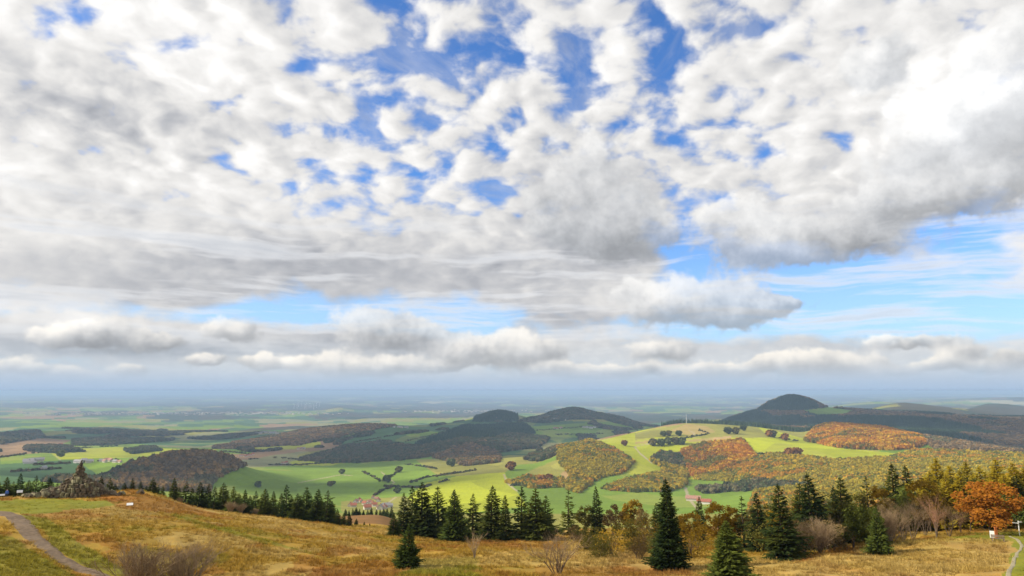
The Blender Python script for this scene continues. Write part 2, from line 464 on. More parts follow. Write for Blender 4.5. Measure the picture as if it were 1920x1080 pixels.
C = {  # real surface colours (linear)
    'meadow': (0.310, 0.200, 0.036), 'rust': (0.235, 0.092, 0.022), 'straw': (0.390, 0.280, 0.095), 'turf': (0.150, 0.180, 0.018), 'heath': (0.190, 0.105, 0.038),
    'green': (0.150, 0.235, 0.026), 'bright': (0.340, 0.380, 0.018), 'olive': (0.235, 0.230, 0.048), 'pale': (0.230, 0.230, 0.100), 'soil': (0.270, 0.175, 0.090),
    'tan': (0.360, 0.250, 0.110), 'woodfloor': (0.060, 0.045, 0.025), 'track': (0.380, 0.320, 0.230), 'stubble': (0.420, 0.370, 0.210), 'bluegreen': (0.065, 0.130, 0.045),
    'darkwood': (0.045, 0.062, 0.034), 'brownwood': (0.105, 0.075, 0.042),
}
rng = np.random.default_rng(4)
cover = np.empty(GZ.shape + (3,))
wood = np.zeros(GZ.shape, np.int8)          # 0 open, 1 brown beech, 2 conifer, 3 yellow mixed, 4 orange, 5 mixed dark, 6 far wood (colour only)
WX = PX + 9 * fbm(GX / (Dg * .03 + 5), GY / (Dg * .06 + 5), 3, 31)         # ragged edges
WY = PY + 2.2 * fbm(GX / (Dg * .03 + 5), GY / (Dg * .06 + 5), 3, 41)


def setc(mask, name, w=1.0):
    cover[mask] = cover[mask] * (1 - w) + np.array(C[name]) * w


cover[:] = C['green']
# far patchwork of fields and woods
cell = cellnoise(GX / 420 + 2 * fbm(GX / 1500, GY / 1500, 2, 9), GY / 900, 2)
for lo, hi, nm in ((0, .22, 'green'), (.22, .40, 'bluegreen'), (.40, .58, 'olive'), (.58, .72, 'pale'), (.72, .82, 'soil'), (.82, 1.01, 'bluegreen')):
    setc((cell >= lo) & (cell < hi) & (Dg > 2600), nm)
cell2 = cellnoise(GX / 1500, GY / 3500, 8)
setc((cell2 > .91) & (Dg > 9500), 'stubble', 0.8)
fw = fbm(GX / 1500, GY / 2600, 4, 21)
farwood = (fw > -0.02) & (Dg > 7600)
wood[farwood] = 6
midwood = (fbm(GX / 700, GY / 1100, 4, 22) > 0.16) & (Dg > 3600) & (Dg <= 7600) & (PX < 620)
wood[midwood] = 5
# nearer ground
setc(Dg < 1300, 'olive')
setc(Dg < 700, 'heath')
m = Dg < 260
setc(m, 'meadow')
n1 = fbm(GX / 14, GY / 14, 4, 51); n2 = fbm(GX / 5, GY / 9, 3, 52)
setc(m & (n1 > 0.10), 'straw', 0.55)
setc(m & (n1 < -0.24), 'turf', 0.32)
setc(m & (n2 > 0.26), 'rust', 0.45)

FIELDS = [  # picture outline, nearest and farthest distance, cover
    ([(380, 925), (440, 878), (560, 872), (800, 862), (1000, 865), (940, 890), (820, 935), (700, 965), (500, 960)], 1500, 3300, 'green'),
    ([(640, 890), (780, 868), (860, 890), (760, 925), (640, 920)], 1700, 3000, 'green'),
    ([(800, 905), (900, 885), (940, 880), (950, 895), (956, 908), (970, 924), (990, 950), (800, 970), (750, 945)], 1300, 2600, 'bright'),
    ([(780, 862), (1000, 855), (930, 895), (820, 892)], 2300, 3400, 'olive'),
    ([(0, 840), (380, 825), (480, 850), (330, 858), (220, 882), (0, 905)], 2000, 4400, 'green'),
    ([(90, 845), (330, 832), (420, 842), (300, 855), (110, 862)], 2600, 4200, 'bright'),
    ([(0, 820), (110, 815), (145, 822), (70, 850), (0, 855)], 3000, 5200, 'soil'),
    ([(0, 870), (140, 862), (180, 890), (0, 910)], 1700, 3200, 'bluegreen'),
    ([(470, 838), (600, 828), (598, 838), (480, 846)], 3300, 5000, 'bright'),
    ([(540, 866), (612, 853), (650, 866), (620, 873), (550, 873)], 2800, 3800, 'bright'),
    ([(640, 800), (900, 785), (1240, 795), (1230, 830), (1000, 830), (760, 836), (640, 850)], 3900, 6300, 'bluegreen'),
    ([(760, 815), (800, 808), (830, 812), (780, 825)], 4300, 5600, 'green'),
    ([(985, 800), (1180, 788), (1240, 805), (1120, 822), (1000, 818)], 4200, 6300, 'green'),
    ([(930, 858), (1050, 835), (1060, 850), (1000, 885), (930, 880)], 2500, 3500, 'olive'),
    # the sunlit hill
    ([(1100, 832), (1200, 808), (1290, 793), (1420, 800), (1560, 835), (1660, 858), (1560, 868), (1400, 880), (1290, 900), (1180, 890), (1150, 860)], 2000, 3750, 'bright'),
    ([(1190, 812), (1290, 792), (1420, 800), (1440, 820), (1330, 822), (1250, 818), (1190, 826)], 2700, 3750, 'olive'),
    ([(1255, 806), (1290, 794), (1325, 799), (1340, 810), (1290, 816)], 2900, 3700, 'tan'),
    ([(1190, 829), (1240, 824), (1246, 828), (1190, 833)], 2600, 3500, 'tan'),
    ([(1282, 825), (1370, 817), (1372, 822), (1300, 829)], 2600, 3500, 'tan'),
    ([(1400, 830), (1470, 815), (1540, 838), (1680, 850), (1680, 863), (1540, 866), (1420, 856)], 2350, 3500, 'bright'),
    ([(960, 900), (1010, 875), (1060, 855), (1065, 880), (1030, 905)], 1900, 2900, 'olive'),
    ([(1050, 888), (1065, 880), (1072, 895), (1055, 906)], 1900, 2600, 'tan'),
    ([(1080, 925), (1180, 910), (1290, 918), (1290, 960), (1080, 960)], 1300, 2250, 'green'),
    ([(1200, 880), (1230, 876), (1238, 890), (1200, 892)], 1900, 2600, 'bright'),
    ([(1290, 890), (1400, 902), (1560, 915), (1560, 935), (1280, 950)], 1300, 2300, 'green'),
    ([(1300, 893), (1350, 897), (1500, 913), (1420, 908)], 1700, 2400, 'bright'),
    ([(1500, 770), (1550, 763), (1605, 770), (1590, 778), (1530, 782)], 5600, 7900, 'green'),
    ([(640, 940), (760, 930), (800, 960), (640, 975)], 1300, 1900, 'olive'),
]
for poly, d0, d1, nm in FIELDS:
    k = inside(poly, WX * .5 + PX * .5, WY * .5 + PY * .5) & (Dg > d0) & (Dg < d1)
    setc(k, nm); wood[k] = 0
WOODS = [
    ([(170, 925), (200, 895), (250, 868), (310, 855), (370, 848), (430, 856), (462, 874), (430, 886), (400, 905), (390, 930)], 1700, 2420, 1),
    ([(90, 905), (170, 885), (230, 872), (220, 910)], 1700, 2300, 5),
    ([(400, 840), (560, 808), (700, 792), (745, 798), (640, 817), (560, 834), (480, 838), (420, 848)], 4200, 6000, 1),
    ([(770, 838), (870, 801), (985, 795), (1005, 812), (905, 822), (850, 838)], 3900, 5700, 2),
    ([(560, 862), (640, 838), (720, 828), (790, 838), (870, 822), (905, 826), (870, 840), (800, 858), (700, 866), (620, 868)], 3000, 4800, 5),
    ([(812, 858), (850, 842), (905, 828), (935, 855), (930, 874), (885, 876), (840, 866)], 2600, 3900, 1),
    ([(890, 834), (960, 812), (1030, 820), (1010, 838), (930, 848)], 3500, 4500, 5),
    ([(985, 862), (1030, 832), (1065, 828), (1050, 848), (1015, 864)], 2300, 3700, 5),
    ([(890, 790), (900, 778), (935, 770), (975, 780), (975, 790)], 5600, 6900, 2),
    ([(975, 790), (1040, 768), (1075, 760), (1110, 768), (1150, 777), (1240, 798), (1200, 806), (1130, 786), (1020, 792)], 5700, 7000, 5),
    ([(1040, 838), (1070, 822), (1110, 827), (1150, 842), (1186, 866), (1172, 882), (1120, 900), (1090, 925), (1060, 915), (1075, 890), (1050, 868)], 1850, 3300, 3),
    ([(950, 906), (990, 893), (1055, 898), (1060, 912), (1000, 915)], 1800, 2500, 3),
    ([(1130, 918), (1170, 900), (1205, 892), (1240, 890), (1245, 876), (1220, 866), (1240, 850), (1275, 852), (1290, 885), (1285, 908), (1250, 924), (1180, 922)], 1750, 2900, 3),
    ([(1225, 862), (1245, 848), (1275, 852), (1285, 876), (1250, 872)], 2000, 3000, 5),
    ([(1275, 846), (1320, 832), (1395, 826), (1412, 845), (1425, 862), (1400, 885), (1370, 898), (1300, 892), (1285, 865)], 2000, 3200, 4),
    ([(1380, 875), (1440, 852), (1520, 858), (1560, 866), (1670, 860), (1720, 845), (2050, 862), (2050, 905), (1700, 912), (1540, 914), (1420, 906), (1300, 897)], 1450, 2950, 3),
    ([(1300, 912), (1380, 900), (1450, 905), (1540, 918), (1500, 925), (1400, 918), (1320, 925)], 1500, 2150, 5),
    ([(1420, 922), (1560, 912), (2050, 900), (2050, 1000), (1400, 1000)], 900, 1800, 3),
    ([(1515, 828), (1530, 798), (1600, 792), (1700, 810), (1750, 824), (1720, 840), (1640, 846), (1560, 838)], 2750, 3850, 4),
    ([(1715, 812), (2050, 848), (2050, 868), (1760, 846)], 2800, 4100, 1),
    ([(1200, 800), (1290, 788), (1330, 794), (1450, 798), (1540, 798), (1535, 815), (1440, 812), (1350, 800)], 3650, 4600, 2),
    ([(1330, 800), (1420, 768), (1440, 754), (1490, 740), (1540, 750), (1600, 766), (1800, 768), (2050, 780), (2050, 850), (1760, 825), (1640, 815), (1500, 812)], 4200, 7600, 7),
    ([(0, 814), (70, 806), (78, 820), (0, 832)], 3600, 6500, 5),
    ([(145, 826), (250, 814), (330, 810), (325, 826), (200, 834), (145, 836)], 3000, 5600, 5),
    ([(238, 844), (290, 836), (302, 845), (250, 850)], 2600, 4200, 5),
    ([(160, 846), (120, 836), (50, 838), (50, 845), (110, 850)], 2600, 4200, 5),
]
cell3 = cellnoise(GX / 170 + fbm(GX / 500, GY / 500, 2, 19), GY / 360, 33)
k = (Dg > 1450) & (Dg < 8000)
cover[k] *= (0.80 + 0.40 * cell3[k])[:, None]
k &= (cell3 > .80)
setc(k, 'olive', .45)
copse = (fbm(GX / 160, GY / 330, 3, 44) > 0.36) & (Dg > 3900) & (Dg < 6300) & (PX > 600) & (PX < 1250)
wood[copse] = 5
meadow_patch = inside(FIELDS[-2][0], WX, WY) & (Dg > 5600) & (Dg < 7900)
hn = fbm(GX / 420, GY / 900, 3, 61)
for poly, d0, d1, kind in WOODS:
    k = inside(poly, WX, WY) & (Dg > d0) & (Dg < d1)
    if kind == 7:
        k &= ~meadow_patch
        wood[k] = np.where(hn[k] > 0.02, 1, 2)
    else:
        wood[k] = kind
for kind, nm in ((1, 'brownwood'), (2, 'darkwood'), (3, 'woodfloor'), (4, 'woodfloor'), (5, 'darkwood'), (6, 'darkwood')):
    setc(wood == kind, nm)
setc((wood == 6) & (hn > 0.0), 'brownwood', 0.5)
# forests behind the brow on both sides (unseen feet of the row of trees)
TRACKS = [([(1308, 955), (1292, 935), (1285, 915)], 3), ([(1190, 838), (1200, 850), (1212, 860), (1222, 868)], 1.6), ([(1190, 838), (1215, 832), (1232, 830)], 1.3),
          ([(945, 890), (950, 905), (968, 920)], 2.0), ([(690, 952), (725, 945), (742, 932)], 1.6), ([(560, 868), (615, 855), (645, 868)], 1.2),
          ([(105, 855), (112, 862)], 1.0), ([(560, 905), (640, 890), (660, 892)], 1.0), ([(715, 885), (740, 905), (700, 930)], 1.3), ([(1290, 806), (1302, 812), (1300, 820)], 1.0)]
for pts, w in TRACKS:
    for (x1, y1), (x2, y2) in zip(pts[:-1], pts[1:]):
        L2 = (x2 - x1)**2 + (y2 - y1)**2
        t = np.clip(((PX - x1) * (x2 - x1) + (PY - y1) * (y2 - y1)) / L2, 0, 1)
        dd = np.hypot(PX - x1 - t * (x2 - x1), (PY - y1 - t * (y2 - y1)) * 1.6)
        k = (dd < w) & (Dg > 1300) & (Dg < 4200)
        setc(k, 'track', .75); wood[k] = 0
# near meadow zones
NEAR = [([(-200, 958), (-200, 934), (150, 936), (230, 938), (180, 955), (90, 962), (30, 962)], 'turf', .8),
        ([(-200, 1090), (-200, 1000), (20, 1005), (60, 1030), (110, 1060), (150, 1090)], 'turf', .55),
        ([(40, 965), (70, 990), (110, 1030), (180, 1075), (260, 1085), (200, 1050), (130, 1005), (90, 972)], 'turf', .6),
        ([(180, 930), (250, 918), (340, 945), (420, 965), (300, 962), (220, 950)], 'rust', .55),
        ([(560, 1090), (600, 1060), (760, 1050), (760, 1090)], 'rust', .55), ([(1000, 1060), (1300, 1058), (1300, 1090), (1000, 1090)], 'rust', .35),
        ([(740, 1085), (780, 1050), (900, 1045), (900, 1080)], 'turf', .6), ([(760, 1045), (1230, 1030), (1230, 1062), (760, 1062)], 'straw', .5),
        ([(780, 1010), (1060, 1010), (1060, 1030), (780, 1030)], 'rust', .4), ([(1420, 1085), (1560, 1040), (1700, 1010), (1920, 1010), (1890, 1085)], 'straw', .5),
        ([(1500, 1045), (1620, 1020), (1600, 1035), (1480, 1060)], 'rust', .45), ([(1780, 1005), (1930, 998), (1930, 1015), (1800, 1012)], 'turf', .7),
        ([(1870, 1095), (1895, 1040), (1912, 1008), (1990, 1010), (1990, 1095)], 'turf', .85), ([(330, 965), (480, 1005), (590, 1040), (480, 1015), (330, 972)], 'turf', .5)]
edge = 26 * fbm(GX / 6, GY / 6, 3, 71)
for poly, nm, w in NEAR:
    k = inside(poly, PX + edge, PY + edge * .35) & (Dg < 215)
    setc(k, nm, w)


# ------------------------------------------------------------------ materials
MATS = {}


def finish(m, g, bsdf):
    out = g.new('ShaderNodeOutputMaterial')
    g.t.links.new(bsdf.outputs[0], out.inputs[0])
    MATS[m.name] = m
    return m


def mat(name, colour, rough=0.8, vary=0.25, scale=3.0, bump=0.0, spec=0.25, metal=0.0, space='Object'):
    m = bpy.data.materials.new(name); m.use_nodes = True
    g = Graph(m.node_tree)
    v = Sock(g, g.new('ShaderNodeTexCoord').outputs[space])
    n = g.noise(v, scale, 5.0, 0.6)
    lo = tuple(c * (1 - vary) for c in colour); hi = tuple(min(1, c * (1 + vary)) for c in colour)
    b = g.new('ShaderNodeBsdfPrincipled')
    g.put(b.inputs['Base Color'], g.mix(g.smooth(n, .3, .7), lo, hi))
    b.inputs['Roughness'].default_value = rough; b.inputs['Specular IOR Level'].default_value = spec; b.inputs['Metallic'].default_value = metal
    if bump:
        bn = g.new('ShaderNodeBump'); bn.inputs['Strength'].default_value = bump; bn.inputs['Distance'].default_value = 0.05
        g.put(bn.inputs['Height'], n); g.t.links.new(bn.outputs[0], b.inputs['Normal'])
    return finish(m, g, b)


def leaf_mat(name, colour, colour2, trans=0.25, instancer=False, scale=0.5):
    """foliage: two leaf colours mixed per clump and per tree, with some light passing through"""
    m = bpy.data.materials.new(name); m.use_nodes = True
    g = Graph(m.node_tree)
    v = Sock(g, g.new('ShaderNodeTexCoord').outputs['Object'])
    n = g.noise(v, scale, 4.0, 0.6)
    if instancer:
        at = g.new('ShaderNodeAttribute', attribute_type='INSTANCER', attribute_name='tint')
        base = Sock(g, at.outputs['Color'])
        c = g.mix(g.smooth(n, .3, .7), g.vmath('SCALE', base, scale=0.72), g.vmath('SCALE', base, scale=1.28))
    else:
        rnd = Sock(g, g.new('ShaderNodeObjectInfo').outputs['Random'])
        f = g.smooth(n + (rnd - 0.5) * 0.3, .3, .7)
        c = g.mix(f, colour, colour2)
    d = g.new('ShaderNodeBsdfDiffuse'); t = g.new('ShaderNodeBsdfTranslucent'); x = g.new('ShaderNodeMixShader')
    g.put(d.inputs[0], c); g.put(t.inputs[0], c); x.inputs[0].default_value = trans
    g.t.links.new(d.outputs[0], x.inputs[1]); g.t.links.new(t.outputs[0], x.inputs[2])
    return finish(m, g, x)


def terrain_mat():
    m = bpy.data.materials.new('land'); m.use_nodes = True
    g = Graph(m.node_tree)
    base = Sock(g, g.new('ShaderNodeAttribute', attribute_name='cover').outputs['Color'])
    pos = Sock(g, g.new('ShaderNodeNewGeometry').outputs['Position'])
    n1 = g.noise(pos, 1.6, 6.0, 0.65)
    n2 = g.noise(pos, 0.22, 5.0, 0.6)
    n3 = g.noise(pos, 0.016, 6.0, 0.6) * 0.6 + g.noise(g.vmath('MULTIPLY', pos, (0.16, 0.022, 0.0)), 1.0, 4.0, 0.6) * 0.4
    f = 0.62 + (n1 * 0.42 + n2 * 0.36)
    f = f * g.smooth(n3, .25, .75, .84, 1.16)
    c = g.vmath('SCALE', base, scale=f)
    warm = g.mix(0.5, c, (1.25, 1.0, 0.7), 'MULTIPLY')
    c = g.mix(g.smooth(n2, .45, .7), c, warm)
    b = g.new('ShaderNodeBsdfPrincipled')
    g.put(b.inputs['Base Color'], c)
    b.inputs['Roughness'].default_value = 0.95; b.inputs['Specular IOR Level'].default_value = 0.08
    bn = g.new('ShaderNodeBump'); bn.inputs['Strength'].default_value = 0.6; bn.inputs['Distance'].default_value = 0.35
    g.put(bn.inputs['Height'], n1 * 0.6 + n2); g.t.links.new(bn.outputs[0], b.inputs['Normal'])
    return finish(m, g, b)


terrain_mat()
mat('gravel', (0.150, 0.105, 0.066), .95, .30, 2.2, .4)
mat('pale_gravel', (0.27, 0.235, 0.15), .95, .25, 2.5, .4)
mat('bark', (0.085, 0.062, 0.045), .95, .3, 4, .5)
mat('grey_bark', (0.17, 0.13, 0.09), .9, .3, 4)
mat('twig', (0.250, 0.175, 0.100), .9, .25, 3)
mat('rosy_twig', (0.300, 0.160, 0.095), .9, .25, 3)
leaf_mat('spruce_needles', (0.022, 0.036, 0.012), (0.075, 0.085, 0.016), .12, scale=.7)
leaf_mat('young_spruce_needles', (0.045, 0.068, 0.016), (0.100, 0.120, 0.022), .15, scale=.7)
leaf_mat('larch_needles', (0.270, 0.215, 0.020), (0.420, 0.310, 0.026), .25)
leaf_mat('copper_leaves', (0.230, 0.080, 0.014), (0.37, 0.145, 0.020), .3)
leaf_mat('golden_leaves', (0.22, 0.150, 0.018), (0.34, 0.210, 0.022), .3)
leaf_mat('olive_leaves', (0.105, 0.105, 0.025), (0.185, 0.165, 0.036), .28)
leaf_mat('green_leaves', (0.065, 0.090, 0.020), (0.130, 0.145, 0.028), .28)
leaf_mat('brown_leaves', (0.130, 0.090, 0.038), (0.210, 0.150, 0.055), .25)
leaf_mat('forest_leaves', None, None, .15, True, .25)
leaf_mat('grass_blades', None, None, .30, True, 2.0)
mat('stone', (0.125, 0.095, 0.060), .92, .45, 1.6, .7)
mat('lichen_stone', (0.185, 0.165, 0.095), .92, .45, 1.8, .7)
mat('bronze', (0.070, 0.060, 0.042), .55, .3, 3, 0, .5, .6)
mat('white_paint', (0.80, 0.80, 0.78), .6, .05)
mat('cream_wall', (0.55, 0.50, 0.42), .9, .08)
mat('pale_wall', (0.66, 0.64, 0.60), .9, .08)
mat('red_tile', (0.32, 0.115, 0.070), .85, .25, 1.0)
mat('rose_tile', (0.36, 0.20, 0.15), .85, .2, 1.0)
mat('grey_tile', (0.30, 0.29, 0.29), .85, .2, 1.0)
mat('orange_wood', (0.42, 0.130, 0.035), .7, .2)
mat('weathered_wood', (0.20, 0.150, 0.105), .85, .3)
mat('grey_metal', (0.5, 0.5, 0.5), .5, .1, 1, 0, .5, .5)


# ------------------------------------------------------------------ object helpers
def mesh_of(name, verts, faces, mats=(), smooth=False, mat_index=None):
    me = bpy.data.meshes.new(name)
    me.from_pydata([tuple(v) for v in verts], [], [tuple(f) for f in faces])
    for mm in mats:
        me.materials.append(MATS[mm])
    if mat_index is not None:
        me.polygons.foreach_set('material_index', mat_index)
    if smooth:
        me.polygons.foreach_set('use_smooth', [True] * len(me.polygons))
    me.update()
    return me


def link(name, data, parent=None, loc=(0, 0, 0), rot=(0, 0, 0), scale=(1, 1, 1)):
    o = bpy.data.objects.new(name, data)
    COL.objects.link(o)
    o.parent = parent; o.location = loc; o.rotation_euler = rot; o.scale = scale
    return o


def tag(o, label=None, category=None, group=None, kind=None):
    for k, v in (('label', label), ('category', category), ('group', group), ('kind', kind)):
        if v:
            o[k] = v
    return o


class MB:
    """collects verts and faces"""
    def __init__(self):
        self.v, self.f = [], []
    def add(self, verts, faces):
        n = len(self.v)
        self.v.extend(verts); self.f.extend([tuple(i + n for i in f) for f in faces])
    def box(self, c, s, rz=0.0, taper=1.0):
        vs = []
        for dz in (-.5, .5):
            k = 1.0 if dz < 0 else taper
            for dx, dy in ((-.5, -.5), (.5, -.5), (.5, .5), (-.5, .5)):
                x, y = dx * s[0] * k, dy * s[1] * k
                vs.append((c[0] + x * cos(rz) - y * sin(rz), c[1] + x * sin(rz) + y * cos(rz), c[2] + dz * s[2]))
        self.add(vs, [(0, 3, 2, 1), (4, 5, 6, 7), (0, 1, 5, 4), (1, 2, 6, 5), (2, 3, 7, 6), (3, 0, 4, 7)])
    def tube(self, pts, radii, n=5, cap=True):
        base = len(self.v)
        for i, p in enumerate(pts):
            q = Vector(pts[min(i + 1, len(pts) - 1)]) - Vector(pts[max(i - 1, 0)])
            q = q.normalized() if q.length > 1e-9 else Vector((0, 0, 1))
            a = q.orthogonal().normalized(); b = q.cross(a)
            for k in range(n):
                t = 2 * pi * k / n
                w = Vector(p) + (a * cos(t) + b * sin(t)) * radii[i]
                self.v.append((w.x, w.y, w.z))
        for i in range(len(pts) - 1):
            for k in range(n):
                k2 = (k + 1) % n
                self.f.append((base + i * n + k, base + i * n + k2, base + (i + 1) * n + k2, base + (i + 1) * n + k))
        if cap:
            self.f.append(tuple(base + (len(pts) - 1) * n + k for k in range(n)))
    def mesh(self, name, mats, smooth=False):
        return mesh_of(name, self.v, self.f, mats if isinstance(mats, (list, tuple)) else [mats], smooth)


# ------------------------------------------------------------------ the ground sheet
def build_terrain():
    v = np.stack([GX, GY, GZ], -1).reshape(-1, 3)
    v = np.concatenate([v, [[0, 0, -21.0]]])
    i = np.arange(NA); i2 = (i + 1) % NA
    j = np.arange(ND - 1)
    a = (i[:, None] * ND + j[None]); b = (i2[:, None] * ND + j[None])
    quads = np.stack([a, b, b + 1, a + 1], -1).reshape(-1, 4)[:, ::-1]
    tris = np.stack([np.full(NA, NA * ND), i2 * ND, i * ND], -1)[:, ::-1]
    me = bpy.data.meshes.new('terrain')
    me.vertices.add(len(v)); me.vertices.foreach_set('co', v.astype(np.float32).ravel())
    nl = quads.size + tris.size
    me.loops.add(nl); me.loops.foreach_set('vertex_index', np.concatenate([quads.ravel(), tris.ravel()]).astype(np.int32))
    npoly = len(quads) + len(tris)
    me.polygons.add(npoly)
    starts = np.concatenate([np.arange(len(quads)) * 4, quads.size + np.arange(len(tris)) * 3])
    me.polygons.foreach_set('loop_start', starts.astype(np.int32))
    me.update(calc_edges=True); me.validate()
    me.polygons.foreach_set('use_smooth', np.ones(len(me.polygons), bool))
    at = me.attributes.new('cover', 'FLOAT_COLOR', 'POINT')
    c4 = np.ones((len(v), 4), np.float32); c4[:-1, :3] = cover.reshape(-1, 3); c4[-1, :3] = C['meadow']
    at.data.foreach_set('color', c4.ravel())
    me.materials.append(MATS['land'])
    tag(link('terrain', me), kind='structure')


build_terrain()


def ribbon(name, pts, material, lift=0.05, label=None):
    """a path: picture points with widths in metres, laid on the ground"""
    P3 = []
    for (px, py, w) in pts:
        x, y, z, D = ground_hit(px, py)
        P3.append((x, y, w))
    P3 = np.array(P3)
    t = np.concatenate([[0], np.cumsum(np.hypot(*np.diff(P3[:, :2], axis=0).T))])
    s = np.arange(0, t[-1], 0.5)
    q = pchip(t, P3.T, s)
    dx, dy = np.gradient(q[0]), np.gradient(q[1])
    L = np.hypot(dx, dy); nx, ny = -dy / L, dx / L
    K = 7
    jit = 0.25 * np.stack([vnoise(s / 1.7, s * 0 + 3.3), vnoise(s / 1.7, s * 0 + 9.3)])
    vs, fs = [], []
    for i in range(len(s)):
        for k in range(K):
            u = (k / (K - 1) - .5)
            w = q[2][i] * u + (jit[0][i] if k == 0 else jit[1][i] if k == K - 1 else 0)
            x, y = q[0][i] + nx[i] * w, q[1][i] + ny[i] * w
            vs.append((x, y, ground_z(x, y) + lift * (1.0 if 0 < k < K - 1 else -0.6)))
    for i in range(len(s) - 1):
        for k in range(K - 1):
            a = i * K + k
            fs.append((a, a + 1, a + K + 1, a + K))
    tag(link(name, mesh_of(name, vs, fs, [material], True)), kind='structure')


ribbon('gravel_path', [(-60, 957, 2.6), (-10, 960, 2.8), (24, 968, 2.9), (48, 990, 2.6), (80, 1022, 2.2), (118, 1050, 1.8), (165, 1072, 1.6), (235, 1095, 1.5)], 'gravel', 0.06)
ribbon('footpath', [(1893, 1006, 0.4), (1911, 1016, 0.5), (1906, 1040, 0.45), (1899, 1060, 0.5), (1888, 1090, 0.45)], 'pale_gravel', 0.05)


# ------------------------------------------------------------------ plant shapes
def spruce_meshes(seed, H=10.0, R=2.5, levels=30, dens=1.0, needles='spruce_needles', open_=0.0, lift=0.0):
    r = random.Random(seed)
    tk = MB()
    tk.tube([(0, 0, -0.5), (0.02, 0, H * .3), (-.03, .02, H * .65), (0, 0, H * .985)], [R * .075, R * .06, R * .032, .015], 7)
    c = MB()
    lean = r.uniform(0, 6.28)
    for li in range(levels):
        t = 0.05 + 0.94 * (li / (levels - 1)) ** 1.02
        h = H * t
        Lm = R * ((1 - t) ** 0.82) * (0.9 + 0.12 * sin(li * 1.9 + seed)) + 0.10
        if t < .14:
            Lm *= 0.72 + 2 * t
        nb = max(4, int((5 + 5 * (1 - t)) * dens))
        a0 = r.uniform(0, 6.28)
        for b in range(nb):
            if r.random() < open_:
                continue
            az = a0 + 6.283 * b / nb + r.uniform(-.25, .25)
            L = Lm * r.uniform(.62, 1.14) * (1 + .12 * cos(az - lean)) * (1 + .22 * sin(2 * az + h * 1.7 + seed) * sin(h * .9 + seed * 2))
            if r.random() < .05:
                L *= 1.25
            hh = h + r.uniform(-.5, .5) * H / levels
            up = (-0.34 + 0.75 * t + lift) + r.uniform(-.08, .08)
            d = np.array([cos(az), sin(az), 0.0]); sd = np.array([-sin(az), cos(az), 0.0])
            def at(s):
                return np.array([0, 0, hh]) + d * L * s + np.array([0, 0, 1]) * L * (up * s + 0.20 * s * s - 0.10 * sin(pi * s))
            nt = 3 + int(3.2 * L / R * dens + r.random())
            w0 = 0.07 * L + .05
            p0, p1, p2 = at(.08), at(.55), at(1.0)
            c.add([p0 - sd * .03, p0 + sd * .03, p1 + sd * w0, p2, p1 - sd * w0], [(0, 1, 2, 3, 4)])
            for k in range(nt):
                s = .22 + .74 * (k + r.random() * .6) / nt
                p = at(s)
                for sg in (-1, 1):
                    tl = (0.42 * L * (1.12 - s) + .12) * r.uniform(.7, 1.25)
                    td = d * r.uniform(.45, .8) + sd * sg * r.uniform(.6, .95) + np.array([0, 0, -r.uniform(.12, .55)])
                    td = td / np.linalg.norm(td)
                    wd = np.cross(td, [0, 0, 1]) * 0.6 + np.array([0, 0, 1]) * r.uniform(-.6, .6)
                    wd = wd / (np.linalg.norm(wd) + 1e-6) * (tl * .17 + .035)
                    q = p + td * tl * .5
                    c.add([p, q + wd, p + td * tl, q - wd], [(0, 1, 2, 3)])
    top = H * .97
    for k in range(5):
        az = k * 1.256
        c.add([(0, 0, top + .02), (cos(az) * .10, sin(az) * .10, top - .3), (0, 0, H * 1.04)], [(0, 1, 2)])
    return tk.mesh('trunk', 'bark'), c.mesh('crown', needles)


def limbs(mb, r, p, d, L, rad, depth, tips, n=4, spread=.55, kids=(2, 4), grav=0.0, shrink=.68, wig=.12):
    pts, rr = [tuple(p)], [rad]
    q = Vector(p); dd = Vector(d).normalized()
    segs = 3
    for k in range(segs):
        dd = (dd + Vector((r.uniform(-wig, wig), r.uniform(-wig, wig), r.uniform(-wig, wig) + grav))).normalized()
        q = q + dd * L / segs
        pts.append(tuple(q)); rr.append(rad * (1 - .42 * (k + 1) / segs))
    mb.tube(pts, rr, n, False)
    tips.append((tuple(q), depth))
    if depth <= 0:
        return
    for k in range(r.randint(*kids)):
        f = r.uniform(.35, 1.0)
        i = min(int(f * segs), segs - 1)
        a, b = Vector(pts[i]), Vector(pts[i + 1])
        st = a.lerp(b, f * segs - i)
        ax = dd.orthogonal().normalized()
        ang = r.uniform(0, 6.28)
        side = ax * cos(ang) + dd.cross(ax) * sin(ang)
        nd = (dd + side * r.uniform(spread * .6, spread * 1.3)).normalized()
        limbs(mb, r, st, nd, L * shrink * r.uniform(.75, 1.15), rr[i] * .62, depth - 1, tips, max(3, n - 1), spread, kids, grav, shrink, wig)


